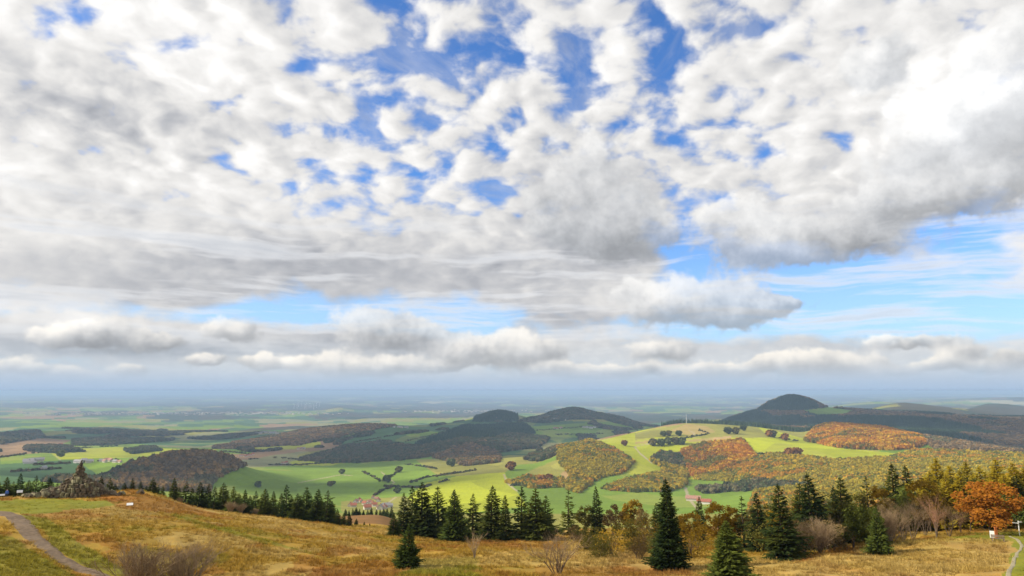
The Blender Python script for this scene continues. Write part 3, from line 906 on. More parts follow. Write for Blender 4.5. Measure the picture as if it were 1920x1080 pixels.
def broadleaf_meshes(seed, H=8.0, R=3.0, leaves='olive_leaves', nleaf=2600, leaf=.24, stems=1, low=.22, bark='bark'):
    r = random.Random(seed)
    tk = MB(); tips = []
    for s in range(stems):
        a = r.uniform(0, 6.28); ln = 0 if stems == 1 else r.uniform(.15, .5)
        b0 = (0, 0, -.3) if stems == 1 else (cos(a) * R * .1, sin(a) * R * .1, -.3)
        limbs(tk, r, b0, (cos(a) * ln, sin(a) * ln, 1), H * .42, .020 * H / math.sqrt(stems) + .02, 3, tips, 5, .75, (3, 4), .05, .66)
    tips = [t for t, dpt in tips if dpt <= 1 and t[2] > H * low * .6]
    c = MB()
    lumps = []
    for k in range(26):
        a = r.uniform(0, 6.28); hh = r.uniform(low, .94)
        wr = math.sqrt(max(0.03, 1 - ((hh - .52) / .52) ** 2)) * R
        rad = wr * r.uniform(.25, .92)
        lumps.append((cos(a) * rad, sin(a) * rad, hh * H, r.uniform(.16, .34) * R))
    for k in range(nleaf):
        if r.random() < .72 or not tips:
            lx, ly, lz, lr = r.choice(lumps)
            v = Vector((r.gauss(0, 1), r.gauss(0, 1), r.gauss(0, 1))).normalized() * lr * r.random() ** .4
            p = Vector((lx, ly, lz)) + Vector((v.x, v.y, v.z * .8))
        else:
            t = r.choice(tips)
            p = Vector(t) + Vector((r.gauss(0, .3), r.gauss(0, .3), r.gauss(0, .25)))
        a = Vector((r.gauss(0, 1), r.gauss(0, 1), r.gauss(0, .6))).normalized(); b = a.orthogonal().normalized()
        s = leaf * r.uniform(.6, 1.4)
        c.add([tuple(p - a * s), tuple(p + b * s * .6), tuple(p + a * s), tuple(p - b * s * .6)], [(0, 1, 2, 3)])
    return tk.mesh('trunk', bark), c.mesh('crown', leaves)


def larch_meshes(seed, H=11.0, R=2.7):
    return spruce_meshes(seed, H, R, 30, 1.25, 'larch_needles', .05, .22)


def bare_meshes(seed, H=4.0, stems=1, twig='twig', depth=4, spread=.5, lean=.5, rad=None, fine=.022):
    r = random.Random(seed)
    tk, tw = MB(), MB()
    for s in range(stems):
        a = r.uniform(0, 6.28); ln = r.uniform(.05, lean) if stems > 1 else .08
        tips = []
        b0 = Vector((cos(a) * .06 * H * ln, sin(a) * .06 * H * ln, -.25))
        d0 = Vector((cos(a) * ln, sin(a) * ln, 1)).normalized()
        L = H * .42 * r.uniform(.8, 1.1)
        rd = rad or (.016 * H / math.sqrt(max(1, stems * .6)) + .006)
        tk.tube([tuple(b0), tuple(b0 + d0 * L * .5), tuple(b0 + d0 * L)], [rd, rd * .85, rd * .7], 5, False)
        for k in range(3 if stems > 3 else 6):
            f = r.uniform(.35, 1.0)
            ang = r.uniform(0, 6.28)
            nd = (d0 + Vector((cos(ang), sin(ang), .3)) * r.uniform(.25, .7)).normalized()
            limbs(tw, r, b0 + d0 * L * f, nd, H * .30 * r.uniform(.8, 1.2), max(fine, rd * .5), depth - 1, tips, 3, spread, (3, 4), .04, .70, .16)
    return tk.mesh('trunk', 'grey_bark'), tw.mesh('crown', twig)


SP = [spruce_meshes(s, 10, R, lv, dn) for s, R, lv, dn in ((1, 2.35, 30, 1.0), (2, 2.0, 32, 1.0), (3, 2.7, 28, 1.1), (4, 1.75, 32, .95))] + [spruce_meshes(5, 10, 2.2, 24, .9, 'spruce_needles', .14), spruce_meshes(6, 10, 2.5, 27, 1.0, 'young_spruce_needles', .06), spruce_meshes(7, 10, 1.9, 26, .9, 'spruce_needles', .10, .10)]
SP_HI = [spruce_meshes(11, 10, 2.3, 36, 1.55), spruce_meshes(12, 10, 3.3, 36, 1.8, 'young_spruce_needles')]
SP_YOUNG = spruce_meshes(13, 10, 3.6, 28, 1.5, 'young_spruce_needles')
SP_THIN = spruce_meshes(14, 10, 1.9, 22, .8, 'spruce_needles', .30)
LARCH = [larch_meshes(21), larch_meshes(22, 11, 3.1), larch_meshes(23, 11, 2.4)]
ORD = ['first', 'second', 'third', 'fourth', 'fifth', 'sixth', 'seventh', 'eighth', 'ninth', 'tenth', 'eleventh', 'twelfth', 'thirteenth', 'fourteenth', 'fifteenth', 'sixteenth',
       'seventeenth', 'eighteenth', 'nineteenth', 'twentieth', 'twenty-first', 'twenty-second', 'twenty-third', 'twenty-fourth', 'twenty-fifth', 'twenty-sixth', 'twenty-seventh', 'twenty-eighth']
RT = random.Random(77)


def plant(name, meshes, px, py_top, D, label, category, group=None, base_h=10.0, fat=1.0, sink=0.0):
    x, y, z = spot(px, D)
    H = max(0.6, top_z(px, py_top, D) - z)
    o = link(name, None, None, (x, y, z - sink), (RT.gauss(0, .022), RT.gauss(0, .022), RT.uniform(0, 6.28)))
    k = H / base_h
    f = fat * RT.uniform(.92, 1.08) * (1.68 if name == 'spruce_tree' else 1.0)
    for nm, me in zip(('trunk', 'crown'), meshes):
        link(nm, me, o, scale=(k * f, k * f, k))
    tag(o, label, category, group)
    return o


# ---- spruces left of the monument, and the row right of it
row = [(10, 895), (35, 889), (65, 893), (88, 897), (106, 905), (119, 900), (22, 903), (50, 901), (77, 904), (97, 908), (131, 908), (-6, 900), (160, 905), (174, 900)]
for i, (px, py) in enumerate(row):
    plant('spruce_tree', SP[(i * 3) % 7], px, py, 186 + (i * 7) % 11, f'dark spruce behind the low rock wall, {ORD[sorted(p[0] for p in row).index(px)]} from the picture edge towards the monument', 'spruce', 'spruces between picture edge and monument', fat=1.2)
row = [(188, 893), (204, 896), (232, 905), (247, 897), (262, 903), (284, 896), (303, 911), (324, 897), (346, 903), (371, 905), (386, 908), (400, 913), (415, 906), (436, 913), (456, 919),
       (478, 921), (497, 917), (512, 922), (535, 910), (555, 926), (572, 914), (590, 918), (611, 920), (632, 955), (655, 961)]
for i, (px, py) in enumerate(row):
    plant('spruce_tree', SP[(i * 3 + 1) % 7], px, py, 186 + (i * 5) % 13, f'dark spruce, {ORD[i]} in the long row running right from the monument', 'spruce', 'long row of spruces right of the monument', fat=1.15)
for i, (px, py) in enumerate([(214, 908), (272, 912), (294, 910), (335, 914), (358, 916), (393, 922), (424, 922), (446, 926), (467, 930), (488, 930), (524, 926), (545, 930), (563, 930), (581, 930), (601, 934), (622, 940), (644, 962)]):
    plant('spruce_tree', SP[(i * 5 + 2) % 7], px, py, 203 + (i * 5) % 9, f'shorter dark spruce behind the long row, {ORD[i]} counted from the monument', 'spruce', 'second row of spruces behind the long row', fat=1.2)
for i, (px, py, D) in enumerate([(683, 978, 225), (693, 981, 232), (668, 972, 226)]):
    plant('spruce_tree', SP[2], px, py, D, f'tiny spruce in the heath gap, {ORD[i] if i < 2 else "closest to the long row"}' + (' from the long row' if i < 2 else ''), 'spruce', 'tiny spruces in the heath gap', fat=1.1)
for i in range(13):
    plant('spruce_tree', SP[(i * 3) % 7], 646 + i * 7.4 + RT.uniform(-2, 2), 955 - RT.uniform(-3, 4), 440 + RT.uniform(0, 25), f'small distant spruce below the red roofed village, {ORD[i]} of its row from the picture left', 'spruce', 'distant spruce row below the village', fat=1.3)
# ---- centre group
grp = [(738, 962, 150), (757, 926, 158), (772, 913, 160), (790, 906, 156), (822, 914, 160), (853, 920, 146), (886, 926, 156), (920, 912, 152), (950, 930, 150), (978, 914, 156), (1005, 917, 152), (1021, 930, 158)]
for i, (px, py, D) in enumerate(grp):
    plant('spruce_tree', SP_YOUNG if i == 5 else SP[(i * 3) % 7], px, py, D, f'tall spruce, {ORD[i]} from the heath gap in the central clump', 'spruce', 'central clump of spruces', fat=.7 if i == 5 else 1.12)
plant('spruce_tree', SP_YOUNG, 767, 985, 92, 'small bushy young spruce standing alone in front of the central clump', 'spruce', fat=.8)
plant('spruce_tree', SP_THIN, 1066, 920, 168, 'slim ragged spruce standing alone right of the central clump', 'spruce', fat=1.1)
plant('spruce_tree', SP[3], 1121, 914, 170, 'slim pointed spruce above the brown leafy shrubs', 'spruce')
plant('spruce_tree', SP_HI[0], 1258, 901, 95, 'big dark spruce standing in the open meadow with bare lower trunk', 'spruce', fat=.70)
plant('spruce_tree', SP[2], 1236, 945, 140, 'spruce half hidden behind the big meadow spruce', 'spruce')
plant('spruce_tree', SP[3], 1312, 933, 150, 'narrow spruce in front of the red roofed farm', 'spruce')
plant('spruce_tree', SP_HI[1], 1366, 978, 72, 'nearest spruce with its broad green crown cut by the bottom edge', 'spruce', fat=1.0)
rt = [(1396, 932, 128, SP_THIN, 'thin spruce with a pale bare trunk beside the golden tree'), (1426, 926, 122, SP[1], 'dark spruce just right of the thin pale trunked one'),
      (1471, 910, 108, SP[0], 'tall full spruce reaching down to the right meadow edge'), (1503, 908, 132, SP[2], 'spruce wedged behind two taller ones above the grey bush'),
      (1527, 890, 126, SP[0], 'tall spruce with slender tip above the grey leafless bush'), (1580, 897, 136, SP[2], 'broad spruce above the green leafy tree'),
      (1568, 915, 134, SP[1], 'smaller spruce touching the broad one'), (1632, 895, 150, SP_THIN, 'thin crowned spruce with open ragged branches'),
      (1681, 871, 164, SP[0], 'nearly black spruce, slightly taller of the pair by the larches'), (1709, 875, 164, SP[3], 'nearly black spruce, wider right one of the pair by the larches'),
      (1648, 950, 116, SP_YOUNG, 'conical young spruce at the edge of the right meadow'), (1916, 895, 158, SP[2], 'dark spruce behind the copper beech at the picture edge')]
for px, py, D, ms, lab in rt:
    plant('spruce_tree', ms, px, py, D, lab, 'spruce', 'spruces along the right meadow', fat=.62 if ms is SP_YOUNG else 1.0)
for i, (px, py, D) in enumerate([(1768, 862, 162), (1748, 886, 158), (1795, 876, 158), (1824, 868, 164), (1850, 876, 160), (1884, 864, 162), (1908, 870, 160), (1935, 868, 162), (1812, 884, 152), (1870, 880, 154), (1780, 892, 152), (1896, 890, 152)]):
    plant('larch_tree', LARCH[i % 3], px, py, D, f'yellow green larch, {ORD[sorted([1768, 1748, 1795, 1824, 1850, 1884, 1908, 1935, 1812, 1870, 1780, 1896]).index(px)]} from the black spruce pair' if i else 'tall yellow green larch with a bare pointed tip', 'larch', 'larches above the right meadow', 11.0, 1.9)

# ---- broadleaf trees and shrubs
BL = {k: broadleaf_meshes(*a) for k, a in {
    'copper': (31, 8, 4.6, 'copper_leaves', 5600, .20, 1, .30), 'gold': (32, 8, 3.4, 'golden_leaves', 3200, .22), 'olive': (33, 8, 3.4, 'olive_leaves', 3200, .22),
    'green': (34, 8, 3.8, 'green_leaves', 4000, .22), 'brown': (35, 8, 3.0, 'brown_leaves', 2000, .20)}.items()}
BUSH = {k: broadleaf_meshes(*a) for k, a in {'olive': (41, 4, 3.0, 'olive_leaves', 2600, .13, 7, .08), 'pale': (42, 4, 3.2, 'golden_leaves', 1500, .10, 9, .1), 'brown': (43, 4, 2.8, 'brown_leaves', 1500, .12, 8, .1)}.items()}
plant('beech_tree', BL['copper'], 1858, 908, 138, 'copper orange beech beside the bench', 'tree', None, 8, 1.18)
plant('golden_tree', BL['gold'], 1346, 944, 128, 'golden yellow broadleaf tree behind the nearest spruce', 'tree', None, 8, 1.0)
plant('broadleaf_tree', BL['gold'], 1298, 962, 136, 'small tawny tree left of the golden one', 'tree', None, 8, 1.0)
plant('broadleaf_tree', BL['green'], 1600, 945, 122, 'green leafy round tree between two spruces at the meadow edge', 'tree', None, 8, 1.1)
for i, (px, py, D, k, lab) in enumerate([(1097, 948, 172, 'olive', 'dull olive tree right of the slim ragged spruce'), (1150, 946, 168, 'brown', 'brown leaved tree right of the slim pointed spruce'),
        (1184, 938, 170, 'gold', 'tallest tawny tree before the big meadow spruce'), (1206, 952, 166, 'brown', 'brown tree nearest to the big meadow spruce'), (1448, 945, 140, 'olive', 'olive tree squeezed between two dark spruces'),
        (1412, 955, 136, 'brown', 'brownish tree behind the nearest spruce'), (1800, 900, 156, 'olive', 'olive tree under the larches'), (1760, 905, 158, 'olive', 'olive tree behind the rosy leafless thicket'),
        (1720, 912, 154, 'green', 'dark green tree below the black spruce pair'), (1905, 925, 150, 'green', 'dark green tree behind the copper beech'), (1276, 968, 142, 'olive', 'olive tree just right of the big meadow spruce'), (1376, 950, 140, 'gold', 'golden tree right behind the nearest spruce tip'), (1545, 935, 142, 'olive', 'olive tree between the tall and the broad spruce'), (1612, 925, 146, 'olive', 'yellowish tree behind the round green one'), (1655, 915, 152, 'gold', 'tawny tree left of the black spruce pair'), (1490, 940, 140, 'brown', 'brown tree behind the tall full spruce'), (1745, 900, 150, 'gold', 'yellow tree between black spruces and larches'), (1832, 898, 156, 'olive', 'olive tree above the copper beech'), (1880, 895, 158, 'gold', 'yellow tree above the copper beech towards the picture edge'), (1690, 925, 150, 'green', 'green tree under the left black spruce'), (1625, 948, 128, 'green', 'rounded green tree left of the conical young spruce'), (1578, 940, 130, 'olive', 'rounded olive tree in front of the broad spruce'), (1665, 935, 140, 'brown', 'brown tree behind the conical young spruce'), (1820, 930, 146, 'brown', 'brown tree left of the copper beech'), (1455, 960, 128, 'gold', 'golden tree between the dark spruces'), (1515, 948, 132, 'gold', 'golden tree under the tall slender tipped spruce')]):
    plant('broadleaf_tree', BL[k], px, py, D, lab, 'tree', 'broadleaf trees among the conifers', 8, .95)
for px, py, D, k, lab in [(1108, 990, 122, 'olive', 'low olive bush left of the willow thicket'), (1150, 986, 116, 'pale', 'pale yellow bush in the middle of the willow thicket'), (1128, 1004, 108, 'olive', 'low green bush at the foot of the thicket'),
                          (1186, 976, 124, 'olive', 'round olive bush before the brown trees'), (1218, 972, 120, 'pale', 'tall straw coloured bush left of the big meadow spruce'), (1200, 1005, 106, 'brown', 'low brown bush at the meadow edge'),
                          (1300, 985, 112, 'pale', 'pale bush between the big and the nearest spruce'), (1502, 975, 114, 'brown', 'brown bush left of the grey leafless bush'), (1440, 985, 120, 'olive', 'olive bush under the dark spruces'),
                          (742, 1035, 95, 'pale', 'low yellow bush at the foot of the young spruce'), (1560, 978, 120, 'brown', 'brown bush right of the grey leafless bush'), (1080, 985, 140, 'brown', 'brown bush beside the central clump of spruces'),
                          (1240, 1000, 112, 'olive', 'olive bush at the foot of the big meadow spruce')]:
    plant('bush', BUSH[k], px, py, D, lab, 'bush', 'bushes along the meadow edge', 4, 1.1)

# ---- leafless trees and shrubs
BARE = {'shrub': bare_meshes(51, 4, 24, 'twig', 4, .45, .75, .04, .030), 'shrub_b': bare_meshes(52, 4, 22, 'twig', 4, .45, .7, .04, .030), 'tree': bare_meshes(53, 5, 9, 'twig', 4, .5, .6, .055, .028), 'rosy': bare_meshes(54, 8, 6, 'rosy_twig', 4, .42, .30, .05),
        'rosy_b': bare_meshes(55, 8, 7, 'twig', 4, .42, .34, .05), 'wisp': bare_meshes(56, 4, 5, 'twig', 3, .35, .3)}
plant('leafless_shrub', BARE['shrub'], 250, 1004, 68, 'big leafless brown shrub at the bottom edge, left of its twin', 'shrub', 'leafless shrubs at the bottom edge', 4, 1.25)
plant('leafless_shrub', BARE['shrub_b'], 345, 1000, 70, 'big leafless brown shrub at the bottom edge, right of its twin', 'shrub', 'leafless shrubs at the bottom edge', 4, 1.25)
plant('leafless_tree', BARE['tree'], 1046, 988, 88, 'small leafless grey tree alone on the straw coloured meadow', 'tree', None, 5, 1.4)
plant('leafless_tree', BARE['wisp'], 890, 988, 104, 'wispy leafless sapling in front of the central spruces', 'tree', None, 4, 1.1)
for i, (px, py) in enumerate([(1694, 934), (1712, 928), (1735, 934), (1757, 924), (1780, 938), (1802, 950)]):
    plant('leafless_tree', BARE['rosy' if i in (3, 5) else 'rosy_b'], px, py, 134 + (i * 3) % 8, f'slender leafless tree, {ORD[i]} from the young cone shaped spruce in the rosy thicket', 'tree', 'leafless thicket behind the right meadow', 8, 1.1)
for px, py, D, lab in [(336, 930, 184, 'grey leafless bush before the left spruce row, nearest the monument'), (432, 936, 182, 'grey leafless bush before the spruce row, left one of a pair'), (452, 940, 182, 'grey leafless bush before the spruce row, right one of a pair'),
                       (478, 950, 186, 'low leafless bush where the spruce row starts to thicken'), (1537, 962, 116, 'grey leafless bush at the edge of the right meadow'), (1510, 972, 114, 'brown leafless bush beside the tall full spruce'),
                       (1668, 945, 130, 'leafless bush right behind the conical young spruce')]:
    plant('leafless_shrub', BARE['shrub_b' if px < 470 else 'shrub'], px, py, D, lab, 'shrub', 'leafless bushes by the spruces', 4, .9)


# ------------------------------------------------------------------ woods, hedges and grass (uncountable)
def blob_mesh(name, seed, kind, material):
    r = random.Random(seed)
    mb = MB()
    if kind == 'round':
        for k in range(70):
            v = Vector((r.gauss(0, 1), r.gauss(0, 1), r.gauss(0, 1))).normalized()
            v = Vector((v.x * .5, v.y * .5, v.z * .46 + .52)) * 1.0
            w = v + Vector((r.uniform(-.07, .07), r.uniform(-.07, .07), r.uniform(-.07, .07)))
            a = Vector((r.gauss(0, 1), r.gauss(0, 1), r.gauss(0, 1))).normalized(); b = a.orthogonal().normalized()
            s = r.uniform(.13, .24)
            mb.add([tuple(w - a * s), tuple(w + b * s), tuple(w + a * s), tuple(w - b * s)], [(0, 1, 2, 3)])
        n, m2 = 7, 5
        vs, fs = [], []
        for i in range(m2):
            t = pi * (i + .5) / m2
            for k in range(n):
                q = r.uniform(.38, .50)
                vs.append((sin(t) * cos(6.283 * k / n) * q, sin(t) * sin(6.283 * k / n) * q, .5 + cos(t) * q * .95))
        for i in range(m2 - 1):
            for k in range(n):
                fs.append((i * n + k, i * n + (k + 1) % n, (i + 1) * n + (k + 1) % n, (i + 1) * n + k))
        fs.append(tuple(range(n))); mb.add(vs, fs)
    else:
        for lv in range(7):
            t = lv / 7.0
            n = 7
            R = .30 * (1 - t) + .03
            vs = [(0, 0, t + .30)] + [(cos(6.283 * k / n + lv) * R * r.uniform(.7, 1.2), sin(6.283 * k / n + lv) * R * r.uniform(.7, 1.2), t - .05 * r.random()) for k in range(n)]
            mb.add(vs, [(0, 1 + k, 1 + (k + 1) % n) for k in range(n)])
    return mb.mesh(name, material)


def scatter(name, pts, rot, scl, tint, protos, label, category, kind='stuff'):
    """many small plants on the ground as one object"""
    me = bpy.data.meshes.new(name)
    me.vertices.add(len(pts)); me.vertices.foreach_set('co', np.asarray(pts, np.float32).ravel())
    for nm, ty, data, key in (('rot', 'FLOAT', rot, 'value'), ('scl', 'FLOAT_VECTOR', scl, 'vector')):
        a = me.attributes.new(nm, ty, 'POINT'); a.data.foreach_set(key, np.asarray(data, np.float32).ravel())
    a = me.attributes.new('tint', 'FLOAT_COLOR', 'POINT')
    a.data.foreach_set('color', np.concatenate([tint, np.ones((len(tint), 1))], 1).astype(np.float32).ravel())
    me.update()
    o = link(name, me)
    coll = bpy.data.collections.new(name + '_shapes')
    for i, pm in enumerate(protos):
        coll.objects.link(bpy.data.objects.new(name + '_shape', pm))
    ng = bpy.data.node_groups.new(name, 'GeometryNodeTree')
    ng.interface.new_socket('Geometry', in_out='INPUT', socket_type='NodeSocketGeometry')
    ng.interface.new_socket('Geometry', in_out='OUTPUT', socket_type='NodeSocketGeometry')
    N = ng.nodes.new
    gi, go, ci, ip = N('NodeGroupInput'), N('NodeGroupOutput'), N('GeometryNodeCollectionInfo'), N('GeometryNodeInstanceOnPoints')
    ci.inputs['Collection'].default_value = coll; ci.inputs['Separate Children'].default_value = True
    ip.inputs['Pick Instance'].default_value = True
    ar = N('GeometryNodeInputNamedAttribute'); ar.data_type = 'FLOAT'; ar.inputs[0].default_value = 'rot'
    asc = N('GeometryNodeInputNamedAttribute'); asc.data_type = 'FLOAT_VECTOR'; asc.inputs[0].default_value = 'scl'
    cb = N('ShaderNodeCombineXYZ')
    L = ng.links.new
    L(gi.outputs[0], ip.inputs['Points']); L(ci.outputs[0], ip.inputs['Instance'])
    L(ar.outputs[0], cb.inputs[2]); L(cb.outputs[0], ip.inputs['Rotation']); L(asc.outputs[0], ip.inputs['Scale'])
    L(ip.outputs[0], go.inputs[0])
    md = o.modifiers.new('scatter', 'NODES'); md.node_group = ng
    return tag(o, label, category, None, kind)


def canopy_piece(seed):
    r = random.Random(seed); mb = MB()
    for k in range(r.choice((2, 3, 3))):
        src = blob_mesh('tmp', seed * 7 + k, 'round', 'forest_leaves')
        sc = r.uniform(.5, .95); ox, oy = r.uniform(-.38, .38), r.uniform(-.38, .38)
        mb.add([(v.co.x * sc + ox, v.co.y * sc + oy, v.co.z * sc * r.choice((.9, 1.0))) for v in src.vertices], [tuple(p.vertices) for p in src.polygons])
    return mb.mesh('tree_crown', 'forest_leaves')


ROUND = [canopy_piece(s) for s in range(1, 8)]
CONE = [blob_mesh('conifer_crown', s, 'cone', 'forest_leaves') for s in (5, 6, 7)]
TINTS = {1: [(.280, .190, .095), (.220, .165, .095), (.340, .220, .095), (.180, .165, .085)],
         3: [(.420, .330, .035), (.320, .280, .040), (.500, .350, .030), (.200, .210, .042), (.500, .270, .030)],
         4: [(.560, .270, .024), (.500, .210, .022), (.600, .360, .030), (.380, .180, .028), (.210, .180, .036)],
         5: [(.115, .135, .060), (.165, .145, .075), (.095, .120, .058), (.200, .160, .080)],
         2: [(.058, .095, .055), (.075, .110, .058), (.050, .083, .048)]}


def forest(kind, name, label, protos, hgt, wid):
    # candidate positions over the wedge in view, kept where the land cover is this wood
    n = 800000
    u = rng.random(n)
    D = np.sqrt(950.0**2 + u * (7700.0**2 - 950.0**2)) if kind in (1, 2, 5) else np.sqrt(950.0**2 + u * (4200.0**2 - 950.0**2))
    a = rng.uniform(AZ_IN[0], AZ_IN[-1], n)
    ii = np.clip(np.searchsorted(AZ_IN, a), 0, len(AZ_IN) - 1); jj = np.clip(np.searchsorted(DIST, D), 0, ND - 1)
    keep = wood[ii, jj] == kind
    # thin out with distance: what is far is drawn by fewer, wider crowns
    keep &= rng.random(n) < np.clip((3600.0 / D) ** 1.2, 0, 1) * {1: .9, 2: 1, 3: .62, 4: .75, 5: .9}[kind]
    D, a = D[keep], np.radians(a[keep])
    x, y = np.sin(a) * D, np.cos(a) * D
    z = ground_zv(x, y)
    grow = np.clip(D / 3600, .8, 1.7)
    h = hgt * rng.uniform(.6, 1.3, len(D)); w = wid * rng.uniform(.7, 1.9, len(D)) * grow
    pal = np.array(TINTS[kind])
    patch = (fbm(x / 90, y / 90, 2, 81) + .5) * len(pal)
    idx = np.clip((patch + rng.uniform(-.75, .75, len(D))).astype(int), 0, len(pal) - 1)
    tint = pal[idx] * rng.uniform(.82, 1.18, (len(D), 1))
    scatter(name, np.stack([x, y, z - h * .12], -1), rng.uniform(0, 6.28, len(D)), np.stack([w, w, h], -1), tint, protos, label, 'woodland')
    return len(D)


counts = [forest(1, 'beech_woodland', 'brown autumn beech woods covering the knolls and ridges', ROUND, 16, 11),
          forest(2, 'conifer_woodland', 'dark blue green conifer woods on the far slopes', CONE, 22, 14),
          forest(3, 'autumn_woodland', 'yellow green autumn woods on the sunlit slopes', ROUND, 13, 9),
          forest(4, 'orange_woodland', 'orange beech woods glowing on the sunlit hills', ROUND, 16, 10),
          forest(5, 'mixed_woodland', 'dark mixed woods between the fields', ROUND + CONE[:1], 16, 12)]
print('woods', counts)


def hedges():
    lines = [[(680, 885), (700, 895), (716, 903)], [(722, 903), (735, 893), (748, 882)], [(700, 930), (720, 918), (740, 912)], [(770, 905), (800, 895), (860, 887), (900, 880)], [(720, 912), (790, 915), (840, 900)],
             [(0, 858), (60, 850), (110, 846)], [(120, 842), (220, 836)], [(480, 872), (560, 872), (640, 866), (760, 858)], [(760, 870), (800, 876), (820, 880)], [(455, 862), (520, 858), (560, 862)],
             [(640, 812), (720, 800)], [(760, 828), (850, 806)], [(800, 822), (900, 800)], [(660, 830), (740, 816)], [(1000, 808), (1100, 800), (1200, 806)], [(1040, 815), (1180, 812)], [(950, 912), (1000, 905), (1050, 912)],
             [(1280, 822), (1330, 814), (1310, 806)], [(1100, 838), (1120, 835)], [(300, 850), (420, 846), (470, 852)], [(60, 872), (150, 868), (220, 862)], [(20, 885), (120, 878)], [(1420, 852), (1470, 850), (1500, 846)], [(1440, 818), (1500, 828)]]
    P = []
    for ln in lines:
        for (x1, y1), (x2, y2) in zip(ln[:-1], ln[1:]):
            n = max(4, int(math.hypot(x2 - x1, y2 - y1) / 0.9))
            for k in range(n):
                t = (k + RT.random()) / n
                if vnoise(np.array([x1 * .1 + t * 7.0]), np.array([y1 * .1]), 5)[0] < -.22:
                    continue
                x, y, z, D = ground_hit(x1 + (x2 - x1) * t + RT.gauss(0, 1.2), y1 + (y2 - y1) * t + RT.gauss(0, .5), 1300)
                P.append((x, y, z - .6))
    P = np.array(P); n = len(P)
    w = rng.uniform(4, 9, n); h = rng.uniform(2.5, 8, n)
    pal = np.array([(.080, .095, .042), (.125, .105, .054), (.100, .115, .045), (.17, .125, .052)])
    scatter('hedgerow_shrubbery', P, rng.uniform(0, 6.28, n), np.stack([w, w, h], -1), pal[rng.integers(0, 4, n)] * rng.uniform(.8, 1.3, (n, 1)), ROUND, 'lines of hedgerow bushes between the valley fields', 'hedgerow')


hedges()


def lone_trees():
    LT = [blob_mesh('crown', s, 'round', 'forest_leaves') for s in (61, 62)]
    spots_ = [(484, 914, 9, 'lone round tree low in the broad green field'), (641, 889, 8, 'lone tree beside the track across the green field'), (619, 912, 8, 'slim tree right of the lone round tree'), (625, 909, 6, 'tiny tree beside the slim one in the green field'),
              (114, 857, 9, 'lone tree in the bright far left field'), (1012, 849, 16, 'single dark green tree on the olive slope below the ridge'), (846, 875, 14, 'tree standing on the olive field below the wooded knob'),
              (958, 882, 16, 'reddish round tree at the corner of the bright field'), (1017, 905, 12, 'yellow tree in the scrub, left one of two'), (1029, 903, 12, 'yellow tree in the scrub, right one of two'),
              (1171, 836, 9, 'small orange tree alone on the sunlit meadow'), (1224, 836, 12, 'pale tree at the bend of the hill track'), (1240, 837, 14, 'dark round tree, first of the row below the tan field'),
              (1253, 834, 14, 'dark round tree, second of the row below the tan field'), (1267, 834, 15, 'dark round tree, third of the row below the tan field'), (1279, 834, 16, 'dark round tree, fourth of the row below the tan field'),
              (1365, 814, 12, 'dark bush right of the tan strip on the sunlit hill'), (1380, 814, 11, 'paler bush right of the tan strip on the sunlit hill'), (1394, 808, 9, 'small bush high on the right of the sunlit hill'),
              (1443, 819, 13, 'reddish bush pair, left one, on the bright slope'), (1449, 820, 14, 'dark bush pair, right one, on the bright slope'), (1472, 826, 16, 'brownish bush below the bush pair on the bright slope'),
              (1244, 819, 9, 'dark bush, left one, under the heath top of the sunlit hill'), (1254, 818, 9, 'dark bush, middle one, under the heath top of the sunlit hill'), (1273, 818, 9, 'dark bush, right one, under the heath top of the sunlit hill'),
              (1480, 856, 16, 'dark bush group above the yellow woods, left part'), (1495, 856, 16, 'dark bush group above the yellow woods, right part'), (745, 925, 10, 'dark tree where the two hedges meet'), (726, 905, 12, 'tree at the lower end of the slanting hedge'),
              (748, 886, 10, 'tree at the upper end of the slanting hedge')]
    pal = [(.085, .105, .040), (.095, .110, .042), (.130, .115, .044)]
    for i, (px, py, w, lab) in enumerate(spots_):
        x, y, z, D = ground_hit(px, py, 1300)
        s = w * 2560 / 1920.0 * D / 1280.0 * .85
        s = min(max(s, 7), 30)
        c = (.24, .11, .025) if ('orange' in lab or 'reddish' in lab or 'brownish' in lab) else (.24, .20, .03) if 'yellow' in lab else pal[i % 3]
        nm = 'lone_tree_leaves_%d' % int(c[0] * 1000)
        if nm not in MATS:
            leaf_mat(nm, tuple(v * .75 for v in c), tuple(v * 1.25 for v in c), .15, scale=.3)
        o = tag(link('field_tree', None, None, (x, y, z)), lab, 'tree', 'single trees in the valley fields')
        key = ('lt', i % 2, nm)
        if key not in MATS:
            me = LT[i % 2].copy(); me.materials.clear(); me.materials.append(MATS[nm]); MATS[key] = me
            tb = MB(); tb.tube([(0, 0, -.2), (0, 0, .25)], [.035, .025], 5); MATS[('tk', nm)] = tb.mesh('trunk', 'bark')
        link('trunk', MATS[('tk', nm)], o, scale=(s, s, s)); link('crown', MATS[key], o, (0, 0, s * .08), scale=(s, s, s * .85))


lone_trees()


